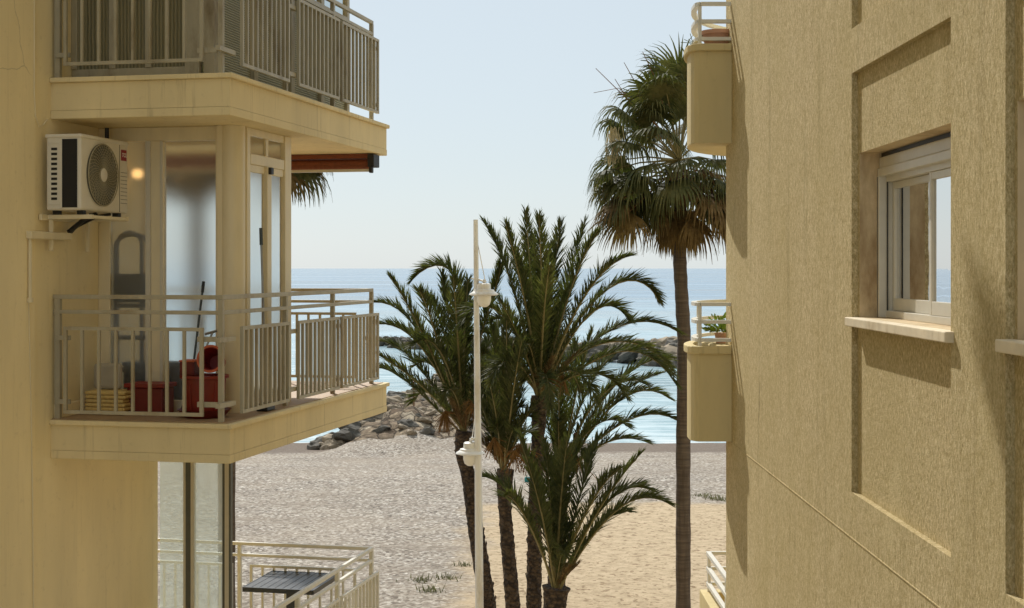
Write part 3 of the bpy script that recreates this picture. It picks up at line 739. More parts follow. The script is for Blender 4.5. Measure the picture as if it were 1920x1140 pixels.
# step ladder just behind the frosted pane
t = LT('step_ladder', -1.38, GY+.11, 'folded grey step ladder with a curved top bow leaning behind the frosted pane', 'step ladder')
m = mb()
def bow(x0, x1, zt, y, r):
    pts = [(x0, y, 0), (x0, y, zt-.12)] + [(x0+(x1-x0)*(.5-.5*math.cos(q*math.pi/8)), y, zt-.12+.12*math.sin(q*math.pi/8)) for q in range(1, 8)] + [(x1, y, zt-.12), (x1, y, 0)]
    m.tube(pts, r, 8)
bow(-.17, .17, 1.64, 0, .022); bow(-.19, .06, 1.66, .09, .02)
m.build('frame', 'ladder_grey', t, smooth=True)
for z in (.35, .65, .95):
    m = mb(); m.box(-.17, .17, -.03, .07, z, z+.04); m.build('step', 'ladder_grey', t, bevel=.005)
m = mb(); m.box(-.18, .18, -.035, .05, 1.0, 1.27); m.build('top_platform', 'ladder_grey', t, bevel=.01)
t = LT('storage_box', -1.15, GY+.25, 'dark storage box inside the glazed balcony low behind the frosted pane', 'box')
m = mb(); m.box(-.33, .28, -.12, .16, 0, .40); m.build('box_body', 'black', t, bevel=.01)
m = mb(); m.box(-.34, .29, -.13, .17, .401, .44); m.build('lid', 'handle_blue', t, bevel=.01)

# ------------------------------------------------------------------ RIGHT BUILDING
RB = thing('stucco_building', (0, 0, 0), 0, 'ochre combed stucco building filling the right side, with recessed window bays', 'building')
XF = 2.20; XR = 2.24; XD = 2.35; YE = 14.8
zz = lambda v: H+v
bays = [(7.22, 9.33), (4.32, 6.42), (1.42, 3.52), (-1.48, .62)]
lv = [0, 3.0]
def holed(x, ya, yb, za, zb, holes, depth, name, mat, parent, jamb=None):
    """wall sheet at x facing -x with rectangular holes, jambs running in by depth"""
    Ys = sorted({ya, yb, *[h[0] for h in holes], *[h[1] for h in holes]}); Zs = sorted({za, zb, *[h[2] for h in holes], *[h[3] for h in holes]})
    m = MB(); vc = {}
    def V(X, y, z):
        k = (round(X, 5), round(y, 5), round(z, 5))
        if k not in vc: vc[k] = m.bm.verts.new((X, y, z))
        return vc[k]
    for i in range(len(Ys)-1):
        for j in range(len(Zs)-1):
            cy = (Ys[i]+Ys[i+1])/2; cz = (Zs[j]+Zs[j+1])/2
            if any(h[0] < cy < h[1] and h[2] < cz < h[3] for h in holes): continue
            m.bm.faces.new((V(x, Ys[i], Zs[j]), V(x, Ys[i], Zs[j+1]), V(x, Ys[i+1], Zs[j+1]), V(x, Ys[i+1], Zs[j])))
    o = m.build(name, mat, parent, normals=False)
    if depth:
        m = MB()
        for a0, a1, b0, b1 in holes:
            for (p, q) in (((a0, b0), (a1, b0)), ((a1, b0), (a1, b1)), ((a1, b1), (a0, b1)), ((a0, b1), (a0, b0))):
                m.quad((x, p[0], p[1]), (x, q[0], q[1]), (x+depth, q[0], q[1]), (x+depth, p[0], p[1]))
        m.build(name+'_reveal' if False else 'reveal', jamb or mat, o)
    return o
h1 = [(a0, a1, H+l-1.45, H+l+1.262) for (a0, a1) in bays for l in lv]
holed(XF, -14, YE, 1.0, H+13.6, h1, XR-XF, 'wall', 'stucco', RB)
WIN = [(7.22, 9.28, H-.315, H+.742), (4.32, 6.38, H-.315, H+.742)]
holed(XR, -14, YE, 1.0, H+13.6, WIN, XD-XR+.25, 'wall', 'stucco', RB, 'reveal')
m = mb(); m.quad((XF, YE, 1.0), (14, YE, 1.0), (14, YE, H+13.6), (XF, YE, H+13.6)); m.build('sea_wall', 'balcony_cream', RB)
m = mb(); m.box(XF-.15, 14, -14, YE+.15, H+13.6, H+13.9); m.build('roof', 'balcony_cream', RB)
# raised/sunk joint line
m = mb(); m.box(XF-.004, XF+.01, -14, YE-.001, H-1.752, H-1.741); m.build('joint_line', 'stucco', RB, bevel=.003)
def window(y0, y1, z0, z1):
    s = mb(); s.box(XF-.045, XD+.08, y0-.05, y1+.05, z0-.058, z0-.001); s.build('sill', 'sill_stone', RB, bevel=.006)
    f = mb(); x0 = XD
    f.box(x0, x0+.05, y1-.055, y1-.001, z0, z1-.15); f.box(x0, x0+.05, y0+.001, y0+.055, z0, z1-.15)      # shutter guides
    f.box(x0+.05, x0+.12, y1-.06, y1-.002, z0+.04, z1-.15); f.box(x0+.05, x0+.12, y0+.002, y0+.06, z0+.04, z1-.15)
    f.box(x0+.045, x0+.125, y0+.002, y1-.002, z0, z0+.045)
    f.box(x0+.045, x0+.12, y0+.06, y1-.06, z1-.19, z1-.15)
    fo = f.build('window_frame', 'frame_alu', RB, bevel=.004)
    f = mb(); f.box(x0+.004, x0+.05, y0+.003, y1-.003, z1-.155, z1-.10); f.box(x0+.016, x0+.06, y0+.003, y1-.003, z1-.10, z1-.03); f.build('shutter_box', 'frame_alu', fo, bevel=.006)
    f = mb(); f.box(x0-.002, x0+.02, y1-.03, y1-.022, z0+.001, z1-.156); f.box(x0+.05, x0+.055, y1-.075, y1-.06, z0+.045, z1-.19); f.box(x0+.03, x0+.06, y0+.003, y1-.003, z1-.029, z1-.002); f.build('seal', 'black', fo)
    ym = (y0+y1)/2
    for (a0, a1, xo) in ((ym-.04, y1-.06, x0+.085), (y0+.06, ym+.04, x0+.05)):
        q = mb(); tt = .05
        q.box(xo, xo+.03, a0, a0+tt, z0+.045, z1-.19); q.box(xo, xo+.03, a1-tt, a1, z0+.045, z1-.19)
        q.box(xo+.001, xo+.029, a0+tt, a1-tt, z0+.046, z0+.125); q.box(xo+.001, xo+.029, a0+tt, a1-tt, z1-.235, z1-.191)
        so_ = q.build('sash', 'frame_alu', fo, bevel=.004)
        g = mb(); g.quad((xo+.015, a0+tt, z0+.125), (xo+.015, a1-tt, z0+.125), (xo+.015, a1-tt, z1-.235), (xo+.015, a0+tt, z1-.235)); g.build('pane', 'glass_window', so_, normals=False)
    q = mb()
    for i in range(14): q.box(x0+.15+.012*(i % 2), x0+.153+.012*(i % 2), y0+.02+i*.066, y0+.02+(i+1)*.066, z0+.05, z1-.12)
    q.build('curtain', 'sheer_curtain', fo)  # pale pleated sheet, added to make the near pane look lighter
    # room behind
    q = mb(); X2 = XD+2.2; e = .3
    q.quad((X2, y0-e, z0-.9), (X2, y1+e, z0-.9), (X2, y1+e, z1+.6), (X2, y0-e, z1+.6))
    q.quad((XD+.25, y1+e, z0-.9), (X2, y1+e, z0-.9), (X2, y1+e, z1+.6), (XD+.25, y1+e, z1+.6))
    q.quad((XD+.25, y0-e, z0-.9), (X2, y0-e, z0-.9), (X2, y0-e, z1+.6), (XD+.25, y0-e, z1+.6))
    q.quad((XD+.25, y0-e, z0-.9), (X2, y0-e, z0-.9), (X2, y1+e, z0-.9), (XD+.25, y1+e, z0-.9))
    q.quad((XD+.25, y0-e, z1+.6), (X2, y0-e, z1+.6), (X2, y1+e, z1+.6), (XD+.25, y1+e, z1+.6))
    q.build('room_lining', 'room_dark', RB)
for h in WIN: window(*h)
# rounded balconies wrapping the seaward corner
PL = [(1.87, 14.42), (1.83, 14.46), (1.805, 14.53), (1.80, 14.65), (1.805, 14.85), (1.83, 15.05), (1.87, 15.25), (1.93, 15.45), (2.02, 15.66), (2.14, 15.86), (2.28, 16.03), (2.5, 16.2), (2.8, 16.33), (3.2, 16.42), (4.2, 16.46), (7.5, 16.46)]
def offs(pl, d):
    out = []
    for i, (x, y) in enumerate(pl):
        x0, y0 = pl[max(0, i-1)]; x1, y1 = pl[min(len(pl)-1, i+1)]
        tx, ty = x1-x0, y1-y0
        if i == 0: tx, ty = -1, 0
        l = math.hypot(tx, ty); out.append((x - ty/l*d, y + tx/l*d))   # outward = left of travel direction
    return out
def round_balcony(zb, zt, zcap, rails, label, zone):
    def poly(d):
        o = offs(PL, d); o[0] = (PL[0][0], PL[0][1]-d)
        return [(XF-.001, PL[0][1]-d)] + o + [(7.5, YE+.002), (XF-.001, YE+.002)]
    m = mb(); m.prism(poly(0), zb, zt); par = m.build('balcony', 'balcony_cream', RB, smooth=False)
    m = mb(); m.prism(poly(.035), zt+.001, zcap); m.build('cap', 'balcony_cream', par, bevel=.012)
    t = thing('balcony_rail', (0, 0, 0), 0, label, 'railing')
    inn = offs(PL, -.07); inn[0] = (PL[0][0]+.03, PL[0][1]+.07)
    path = [(XF, PL[0][1]+.07)] + inn
    for z in rails:
        m = mb()
        for a_, b_ in zip(path[:-1], path[1:]): m.bar((a_[0], a_[1], z), (b_[0], b_[1], z), .055, .035)
        m.build('rail', 'rail_white', t)
    for idx in (2, 8, 12, 15):
        x, y = path[idx]
        m = mb(); m.box(x-.017, x+.017, y-.017, y+.017, zcap, rails[0]-.018); m.build('post', 'rail_white', t)
    return t
s_ = 14.42/F
yz = lambda py: H+(503-py)*s_
round_balcony(yz(828), yz(664), yz(649), (yz(571), yz(604), yz(638)), 'cream curved rail on the lower rounded balcony of the stucco building, green plant behind', 0)
round_balcony(yz(268), yz(96), yz(82), (yz(5), yz(38), yz(71)), 'cream curved rail on the topmost rounded balcony of the stucco building, clay pot behind', 1)
round_balcony(H+4.27, H+5.2, H+5.28, (H+5.7, H+5.52, H+5.35), 'cream curved rail on the highest rounded balcony, above the frame', 2) if False else None
# pot on upper balcony, plant on lower
t = thing('flower_pot', (2.11, 14.75, yz(82)+.002), 0, 'wide clay pot inside the rail of the top right rounded balcony', 'pot')
m = mb(); m.lathe([(0, 0), (.12, 0), (.165, .13), (.18, .135), (.18, .175), (.15, .175), (.11, .03), (0, .03)], n=24); m.build('pot_body', 'clay_pot', t, smooth=True)
m = mb(); m.lathe([(0, .165), (.1, .16), (.148, .15)], n=20); m.build('soil', 'room_dark', t)
t = thing('potted_plant', (2.17, 14.95, yz(649)), 0, 'small yellow green plant in a pot behind the lower rounded balcony rail', 'plant')
m = mb(); m.lathe([(0, .002), (.05, .002), (.07, .11), (.06, .11), (0, .10)], n=16); m.build('pot', 'clay_pot', t, smooth=True)
m = MB(); r3 = random.Random(5)
for k in range(330):
    d = Vector((r3.gauss(0, 1), r3.gauss(0, 1), abs(r3.gauss(0, .8)))).normalized(); b0 = Vector((0, 0, .12)) + d*r3.uniform(.02, .19)
    e = d*.05; s = d.cross(Vector((r3.random(), r3.random(), r3.random()))).normalized()*.014
    m.quad(b0, b0+e*.5+s, b0+e, b0+e*.5-s)
m.build('foliage', 'plant_leaf', t, normals=False)
t = thing('balcony_plant', (1.86, 14.75, yz(82)), 0, 'thin twiggy green plant on the left edge of the top right balcony', 'plant')
m = MB()
for k in range(9):
    a0 = r3.uniform(0, 6.28); m.tube([(0, 0, 0), (.04*math.cos(a0), .04*math.sin(a0), .06), (.13*math.cos(a0), .10*math.sin(a0), r3.uniform(.05, .17))], .0035, 4)
m.build('stems', 'plant_leaf', t)
# ground terrace at lower right
m = mb(); m.box(2.22, 2.42, 14.9, 17.05, 1.1, H-3.80); m.box(2.421, 8, 16.86, 17.05, 1.1, H-3.80); m.box(2.42, 8, YE+.01, 16.859, 1.1, H-4.6)
par = m.build('terrace_parapet', 'balcony_cream', RB, bevel=.01)
t = thing('terrace_rail', (0, 0, 0), 0, 'white metal rail of the low terrace at the foot of the stucco building', 'railing')
for z in (-3.35, -3.53, -3.71):
    m = mb(); m.bar((2.31, 16.95, H+z), (2.33, 14.85, H+z), .05, .04); m.bar((2.34, 16.94, H+z), (8, 16.94, H+z), .04, .038); m.build('rail', 'rail_white', t)
for x, y in ((2.315, 16.93), (2.325, 15.6), (3.6, 16.94)):
    m = mb(); m.box(x-.018, x+.018, y-.018, y+.018, H-3.799, H-3.37); m.build('post', 'rail_white', t)

# ------------------------------------------------------------------ STREET LAMP
t = thing('street_lamp', W(899, 1140, 20)[:2] + (1.30,) if False else (-.44, 20.0, 1.30), 0, 'tall slim white street lamp with two disc shaped heads in front of the palms', 'street lamp')
top = H+.675-1.30
m = mb(); m.tube([(0, 0, 0), (0, 0, .5), (-.02, 0, 3), (-.065, 0, top)], [.085, .062, .055, .032], 16); m.build('pole', 'lamp_white', t, smooth=True)
m = mb(); m.lathe([(0, 0), (.16, 0), (.16, .03), (.09, .06), (.085, .1), (0, .1)], n=20); m.build('base_plate', 'lamp_white', t, smooth=True)
def head(x, z, yoff, wire):
    o = mb(); c = (x, yoff, z)
    o.lathe([(0, .15), (.075, .15), (.095, .135), (.098, .065), (.145, .055), (.15, .035), (.20, .004), (.205, -.01), (.17, -.022), (.09, -.03), (0, -.03)], c, 28)
    ho = o.build('lamp_head', 'lamp_white', t, smooth=True)
    g = mb(); g.lathe([(.10, -.03), (.10, -.09), (.08, -.15), (.04, -.18), (0, -.185)], c, 20); g.build('glass_bowl', 'white', ho, smooth=True)
    px_ = -.05 if z > 4 else -.02
    b = mb(); b.bar((px_, 0, z+.21), (x+.02, yoff, z+.17), .10, .018); b.bar((px_, 0, z+.10), (x, yoff, z+.10), .035, .03); b.bar((x, yoff, z+.13), (x+.01, yoff, z+.2), .04); b.bar((px_-.08, 0, z+.22), (px_, 0, z+.19), .07, .015); b.build('arm', 'lamp_white', ho)
    wv_ = mb(); wv_.tube([(px_-.01, 0, z+wire), (x+.02, yoff, z+.17)], .006, 5); wv_.build('stay_wire', 'lamp_white', ho)
zU = H+(503-551)/F*20-1.30; zL = H+(503-850)/F*20-1.30
head(.05, zU, -.04, .82); head(-.14, zL, .06, .62)
# ------------------------------------------------------------------ PALMS
def bez(p, t):
    q = [Vector(v) for v in p]
    while len(q) > 1: q = [q[i].lerp(q[i+1], t) for i in range(len(q)-1)]
    return q[0]
def frond(ml, mr, pts, L_leaf, r, n=46, dens=1.0, start=.16, stiff=.6):
    """pts: bezier control points. leaflets go into ml, rachis into mr"""
    N = 14; P_ = [bez(pts, i/N) for i in range(N+1)]
    length = sum((P_[i+1]-P_[i]).length for i in range(N))
    mr.tube(P_, [.030*(1-i/N*.85)*length/3 for i in range(N+1)], 4, False)
    n = int(length*56*dens)
    for k in range(n):
        t = start+(1-start)*(k+.5)/n
        p = bez(pts, t); d = (bez(pts, min(1, t+.02)) - bez(pts, t-.02)).normalized()
        up = Vector((0, 0, 1)); sd_ = d.cross(up)
        if sd_.length < .15: sd_ = d.cross(Vector((0, 1, 0)))
        sd_.normalize(); nn = sd_.cross(d).normalized()
        env = math.sin(min(1, (t-start)/(1-start)*1.15+.18)*math.pi*.5)*(1-max(0, (t-.6)/.4)**2*.6)
        for sg in (-1, 1):
            if r.random() < .06: continue
            l = L_leaf*env*r.uniform(.7, 1.12); ang = R(r.uniform(22, 46))*(1-.4*max(0, t-.6)/.4)
            lift = r.uniform(0, .95)
            dr = (d*math.cos(ang) + (sd_*sg*math.cos(lift)+nn*math.sin(lift))*math.sin(ang)).normalized()
            wv = d.cross(dr).cross(dr).normalized()*.5 + nn*.4*r.uniform(-1, 1); wv = (wv - dr*wv.dot(dr)).normalized()*(.0098*r.uniform(.8, 1.4))
            mid = p+dr*l*.5 + Vector((0, 0, -.02*l)); tip = p+dr*l+Vector((r.uniform(-.03, .03), r.uniform(-.03, .03), -r.uniform(.0, .16)*l))
            a_ = ml.verts.new(p-wv*.6); b_ = ml.verts.new(p+wv*.6); c_ = ml.verts.new(mid+wv); d_ = ml.verts.new(mid-wv); e_ = ml.verts.new(tip)
            ml.faces.new((a_, b_, c_, d_)); ml.faces.new((d_, c_, e_))
def date_palm(base, trunk_px, heroes, Y, nfill, flen, label, seed, tr=.17, fillsel=None, dead=8, leafL=.46):
    """base: crown point px; trunk_px: px points from crown to ground; heroes: lists of px points (after base), each with depth offset of tip"""
    r = random.Random(seed); cw = W(base[0], base[1], Y)
    tp = [W(px, py, Y) for px, py in trunk_px]
    last = tp[-1]; prev = tp[-2]; dirv = (last-prev).normalized(); g = ground_h(last.x, Y)
    if last.z > g: last = last + dirv*((last.z-g+.1)/abs(dirv.z)); tp.append(last)
    root = Vector((tp[-1].x, Y, g))
    t = thing('date_palm', root, 0, label, 'palm tree', 'date palms between the buildings')
    def loc(p): return Vector(p)-root
    # trunk with stubby leaf bases
    path = []
    tp = tp[::-1]
    for i in range(len(tp)-1):
        k = max(2, int((tp[i+1]-tp[i]).length/.12))
        for q in range(k): path.append(tp[i].lerp(tp[i+1], q/k))
    path.append(tp[-1]); n = len(path)
    m = MB(); rs = []
    for i in range(n):
        f = i/(n-1); rr = tr*(1.12-.25*f) + (.05*max(0, (f-.86)/.14)) ; rs.append(rr*(1+.05*math.sin(i*2.4)))
    m.tube([loc(p) for p in path], rs, 14)
    for i in range(1, n-1):           # diamond scars
        for k in range(7):
            ang = k*2*math.pi/7 + i*.46 + r.uniform(-.3, .3); rr = rs[i]*r.uniform(.93, 1.0); c = loc(path[i]); o = Vector((math.cos(ang), math.sin(ang), 0))
            s = Vector((-o.y, o.x, 0))*.055; p = c+o*(rr*.96)
            tipp = c+o*(rr+.002+r.random()*.022)+Vector((0, 0, .05+.05*r.random()))
            m.bm.faces.new([m.bm.verts.new(v) for v in (p-s, p+s, tipp)]); m.bm.faces.new([m.bm.verts.new(v) for v in (p-s, tipp, p+Vector((0, 0, .12)))]); m.bm.faces.new([m.bm.verts.new(v) for v in (p+s, p+Vector((0, 0, .12)), tipp)])
    m.build('trunk', 'trunk_bark', t, normals=False)
    ml = bmesh.new(); mr = MB()
    c0 = cw
    for hz in heroes:
        dy = hz[0]; pts_px = hz[1:]; k = len(pts_px)
        pts = [loc(c0 + Vector((r.uniform(-.05, .05), r.uniform(-.05, .05), -.05)))]
        for i, (px, py) in enumerate(pts_px): pts.append(loc(W(px, py, Y+dy*(i+1)/k)))
        frond(ml, mr, pts, leafL, r)
    for k in range(nfill):
        az_ = k*2.39996+r.uniform(-.3, .3); el_ = R(r.uniform(*(fillsel or (20, 85)))); L = flen*r.uniform(.75, 1.05)
        o = Vector((math.cos(az_), math.sin(az_), 0))
        if abs(o.x) > .8 and r.random() < .5: o = Vector((o.x*.5, math.copysign(1, o.y), 0)).normalized()
        d0 = o*math.cos(el_)+Vector((0, 0, 1))*math.sin(el_); droop = L*(.25+.6*math.cos(el_))
        p1 = c0+d0*L*.45; p2 = c0+d0*L*.8+o*L*.05-Vector((0, 0, droop*.25)); p3 = c0+d0*L*.95+o*L*.12-Vector((0, 0, droop*.8))
        frond(ml, mr, [loc(c0), loc(p1), loc(p2), loc(p3)], leafL, r)
    me = bpy.data.meshes.new('crown'); ml.to_mesh(me); ml.free(); me.materials.append(M['date_leaf'])
    o = bpy.data.objects.new('crown', me); COL.objects.link(o); o.parent = t
    mr.build('frond_stems', 'rachis', o)
    mf = MB()                       # orange fruit stalks hanging out of the crown
    for k in range(4 if tr < .19 else 0):
        az_ = r.uniform(3.4, 6.0); oo = Vector((math.cos(az_), math.sin(az_), 0))
        b0 = loc(c0)+Vector((0, 0, .15)); e0 = b0+oo*r.uniform(.35, .6)+Vector((0, 0, r.uniform(.25, .6)))
        mf.tube([b0, (b0+e0)/2+Vector((0, 0, .1)), e0], .014, 4)
        for q in range(34):
            d = Vector((r.gauss(0, .10), r.gauss(0, .10), -r.uniform(.1, .42))); mf.bar(e0, e0+d, .006, .01)
    if tr < .19: mf.build('fruit_stalks', 'fruit', t)
    # dry fronds / orange fibres round the crown base
    ml = bmesh.new(); mr = MB()
    for k in range(dead):
        az_ = r.uniform(0, 6.28); oo = Vector((math.cos(az_), math.sin(az_), 0)); L = r.uniform(.5, 1.0)*flen*.42
        frond(ml, mr, [loc(c0), loc(c0+oo*.35*L+Vector((0, 0, .45*L))), loc(c0+oo*.7*L+Vector((0, 0, .8*L)))], .22, r, dens=.8)
    me = bpy.data.meshes.new('dry_fronds'); ml.to_mesh(me); ml.free(); me.materials.append(M['dry_leaf'])
    o = bpy.data.objects.new('dry_fronds', me); COL.objects.link(o); o.parent = t; mr.build('frond_stems', 'stem_brown', o)
    return t
# centre palm (tallest)
date_palm((1012, 745), [(1012, 742), (1010, 800), (1003, 950), (1001, 1140)], [
    (.4, (1000, 560), (985, 396)), (-.5, (1020, 560), (1010, 404)), (.5, (985, 600), (950, 480), (907, 417)), (-.8, (990, 560), (948, 420)),
    (.8, (1030, 560), (1052, 416)), (-.6, (1050, 590), (1085, 480), (1122, 436)), (.9, (1040, 590), (1099, 412)), (-1.2, (1060, 600), (1120, 490), (1182, 480)),
    (.6, (1060, 610), (1150, 470), (1215, 520), (1234, 563)), (-.8, (1070, 610), (1130, 530), (1178, 598)), (1.0, (1080, 650), (1180, 560), (1274, 624)),
    (-.6, (1090, 690), (1190, 590), (1270, 725)), (1.2, (1060, 660), (1140, 600), (1230, 640), (1262, 700)), (-1.0, (990, 640), (940, 540), (885, 560), (868, 610)),
    (1.2, (980, 660), (920, 590), (880, 640)), (-1.4, (980, 690), (930, 640), (900, 720)), (.4, (1005, 560), (1035, 460)), (-.3, (995, 580), (965, 470)),
    (-1.6, (1040, 690), (1090, 660), (1120, 760)), (1.5, (1000, 600), (1000, 440)), (-1.8, (1015, 600), (1030, 500)), (1.1, (1030, 640), (1075, 520)), (-1.3, (990, 650), (935, 560))],
    25.2, 9, 2.4, 'tallest and central date palm, crown above the sea horizon', 11, tr=.125, fillsel=(35, 84), dead=12)
# left palm
date_palm((872, 812), [(872, 808), (868, 850), (880, 900), (893, 1000), (915, 1140)], [
    (.6, (860, 640), (900, 470), (820, 470), (772, 526)), (-.6, (830, 700), (780, 590), (732, 519)), (.5, (820, 690), (780, 560), (700, 567)),
    (-.4, (830, 700), (780, 600), (708, 608)), (.9, (820, 740), (770, 640), (712, 640)), (-.9, (820, 745), (770, 700), (708, 665)), (.3, (810, 760), (750, 690), (708, 690)),
    (.8, (850, 640), (828, 512)), (-.8, (860, 640), (850, 520)), (.2, (865, 640), (878, 525)), (-.5, (880, 650), (930, 560), (940, 494)), (1.1, (890, 680), (930, 590), (960, 600)),
    (-1.0, (840, 700), (800, 560), (786, 545)), (.6, (850, 660), (815, 560), (800, 560)), (1.4, (870, 660), (870, 560)), (-1.3, (850, 700), (820, 600), (770, 650)), (1.5, (835, 700), (800, 620), (740, 610)),],
    26.2, 9, 2.2, 'leftmost date palm with a leaning trunk, behind the street lamp', 12, tr=.145, fillsel=(52, 86), dead=8)
# second palm
date_palm((945, 885), [(948, 880), (945, 930), (950, 1000), (962, 1140)], [
    (.5, (930, 760), (890, 660)), (-.5, (935, 760), (908, 690)), (.7, (945, 760), (935, 640)), (-.7, (950, 760), (962, 645)), (.4, (965, 780), (985, 690)),
    (-.4, (970, 800), (1002, 760)), (.9, (915, 800), (882, 720)), (-.9, (955, 760), (978, 640)), (0, (920, 790), (893, 745)), (.3, (940, 740), (920, 600)), (-.2, (950, 740), (950, 600))],
    24.4, 6, 1.6, 'second date palm from the left, short crown under the fronds of the tall one', 13, tr=.12, fillsel=(60, 86), dead=6, leafL=.40)
# right hand palm
date_palm((1048, 905), [(1048, 900), (1046, 1000), (1042, 1140)], [
    (.6, (1100, 800), (1180, 690), (1256, 748)), (-.5, (1100, 840), (1190, 740), (1272, 790)), (.4, (1090, 790), (1170, 660), (1262, 672)), (-.9, (1080, 770), (1150, 690), (1210, 720)),
    (.8, (1060, 760), (1080, 640)), (-.6, (1050, 760), (1042, 650)), (.2, (1040, 780), (1012, 660)), (-.8, (1080, 820), (1130, 760), (1178, 800)), (1.0, (1075, 760), (1130, 650), (1185, 650)),
    (-.3, (1070, 760), (1110, 620)), (.5, (1085, 800), (1160, 720), (1240, 700)), (-1.2, (1090, 860), (1140, 800), (1215, 830))],
    27.6, 3, 2.1, 'date palm at the right of the clump, long fronds arching over the water', 14, tr=.16, fillsel=(50, 85), dead=7)
# small front palm
date_palm((1043, 1104), [(1043, 1101), (1041, 1120), (1040, 1140)], [
    (.5, (1000, 960), (950, 900), (911, 895)), (-.4, (1015, 930), (972, 815)), (.3, (1035, 930), (1020, 830)), (-.2, (1050, 930), (1063, 825)), (.6, (1080, 940), (1121, 820)),
    (-.5, (1110, 950), (1201, 851)), (.4, (1110, 960), (1160, 890), (1222, 920)), (-.3, (1120, 980), (1180, 900), (1257, 946)), (.8, (1100, 1000), (1150, 950), (1180, 960)), (-.7, (1020, 960), (990, 870)),
    (.2, (1060, 920), (1088, 830)), (.9, (1040, 940), (1045, 850)), (-.8, (1090, 960), (1130, 900), (1160, 880)), (-1., (1000, 980), (960, 920), (945, 930))],
    22.6, 4, 1.4, 'small low date palm in front, its crown just above the bottom edge', 15, tr=.2, fillsel=(58, 86), dead=6, leafL=.42)

# fan palm
def fan_leaf(ml, mr, base, hub, rad, r, spread=125, nseg=40, droop=.5):
    base = Vector(base); hub = Vector(hub); d = (hub-base).normalized()
    mid = base.lerp(hub, .55)+Vector((0, 0, .06)); mr.tube([base, mid, hub], [.02, .014, .01], 4, False)
    side = d.cross(Vector((0, 0, 1)))
    if side.length < .2: side = Vector((1, 0, 0))
    side.normalize(); nrm = side.cross(d).normalized(); tilt = r.uniform(-.5, .5); side = (side*math.cos(tilt)+nrm*math.sin(tilt)).normalized(); nrm = side.cross(d).normalized()
    for k in range(nseg):
        a_ = R(-spread + 2*spread*(k+.5)/nseg) + r.uniform(-.03, .03)
        dr = (d*math.cos(a_)+side*math.sin(a_)).normalized(); L = rad*(.72+.28*math.cos(a_*.6))*r.uniform(.88, 1.1)
        wv = dr.cross(nrm).normalized(); prevs = None; p = hub.copy(); v = dr.copy(); S = 5
        for q in range(S+1):
            f = q/S; wd = .026*(.35+1.6*f if f < .4 else 1.0*(1-f)/.6+.05)
            a1 = ml.verts.new(p-wv*wd+nrm*.006*(1 if k % 2 else -1)); b1 = ml.verts.new(p+wv*wd)
            if prevs: ml.faces.new((prevs[0], prevs[1], b1, a1))
            prevs = (a1, b1); v = (v+Vector((0, 0, -1))*droop*f*r.uniform(.6, 1.2)).normalized(); p = p+v*L/S
def fan_palm(crown, Y, trunk_px, hubs, dry, label, seed, extras=True):
    r = random.Random(seed); cw = W(crown[0], crown[1], Y); tp = [W(a_, b_, Y) for a_, b_ in trunk_px]
    g = ground_h(tp[-1].x, Y); d = (tp[-1]-tp[-2]).normalized(); tp.append(tp[-1]+d*((tp[-1].z-g+.1)/abs(d.z))); root = Vector((tp[-1].x, Y, g))
    t = thing('fan_palm', root, 0, label, 'palm tree'); loc = lambda p: Vector(p)-root
    path = [cw-Vector((0, 0, .1))]+tp; path = path[::-1]; pp = []
    for i in range(len(path)-1):
        for q in range(14): pp.append(path[i].lerp(path[i+1], q/14))
    pp.append(path[-1]); n = len(pp)
    m = MB(); m.tube([loc(p) for p in pp], [(.145-.03*i/n)*(1+.035*math.sin(i*1.9)+.02*math.sin(i*.7)) for i in range(n)], 18); m.build('trunk', 'fan_trunk', t, smooth=True)
    ml = bmesh.new(); mr = MB()
    for (dy, px, py, rad, dr) in hubs: fan_leaf(ml, mr, loc(cw), loc(W(px, py, Y+dy)), rad*1.08, r, droop=dr*1.5+.15)
    me = bpy.data.meshes.new('crown'); ml.to_mesh(me); ml.free(); me.materials.append(M['fan_leaf']); o = bpy.data.objects.new('crown', me); COL.objects.link(o); o.parent = t
    mr.build('leaf_stems', 'rachis', o)
    ml = bmesh.new(); mr = MB()
    for (dy, px, py, rad, dr) in dry: fan_leaf(ml, mr, loc(cw-Vector((0, 0, .25))), loc(W(px, py, Y+dy)), rad, r, spread=r.uniform(45, 100), nseg=26, droop=dr*r.uniform(.6, 1.2))
    me = bpy.data.meshes.new('dry_skirt'); ml.to_mesh(me); ml.free(); me.materials.append(M['dry_leaf']); o = bpy.data.objects.new('dry_skirt', me); COL.objects.link(o); o.parent = t
    mr.build('leaf_stems', 'stem_brown', o)
    if extras:
        m = MB()
        for pts in (((1240, 260), (1180, 190), (1117, 128)), ((1235, 240), (1190, 190), (1160, 165), (1113, 174)), ((1250, 220), (1230, 150), (1205, 97)), ((1240, 230), (1200, 170), (1170, 117)), ((1230, 250), (1185, 200), (1153, 148))):
            m.tube([loc(W(a_, b_, Y-.2)) for a_, b_ in pts], [.014, .010, .006, .005][:len(pts)], 5)
        m.build('flower_stalks', 'stem_brown', t)
        m = MB()
        for k in range(110):
            p = loc(W(r.gauss(1150, 7), r.uniform(235, 290), Y-.6)); q = p+Vector((r.gauss(0, .04), r.gauss(0, .05), -r.uniform(.12, .38))); m.bar(p, q, .008, .012)
        m.build('dry_flowers', 'flower_straw', t)
    return t
r4 = random.Random(21)
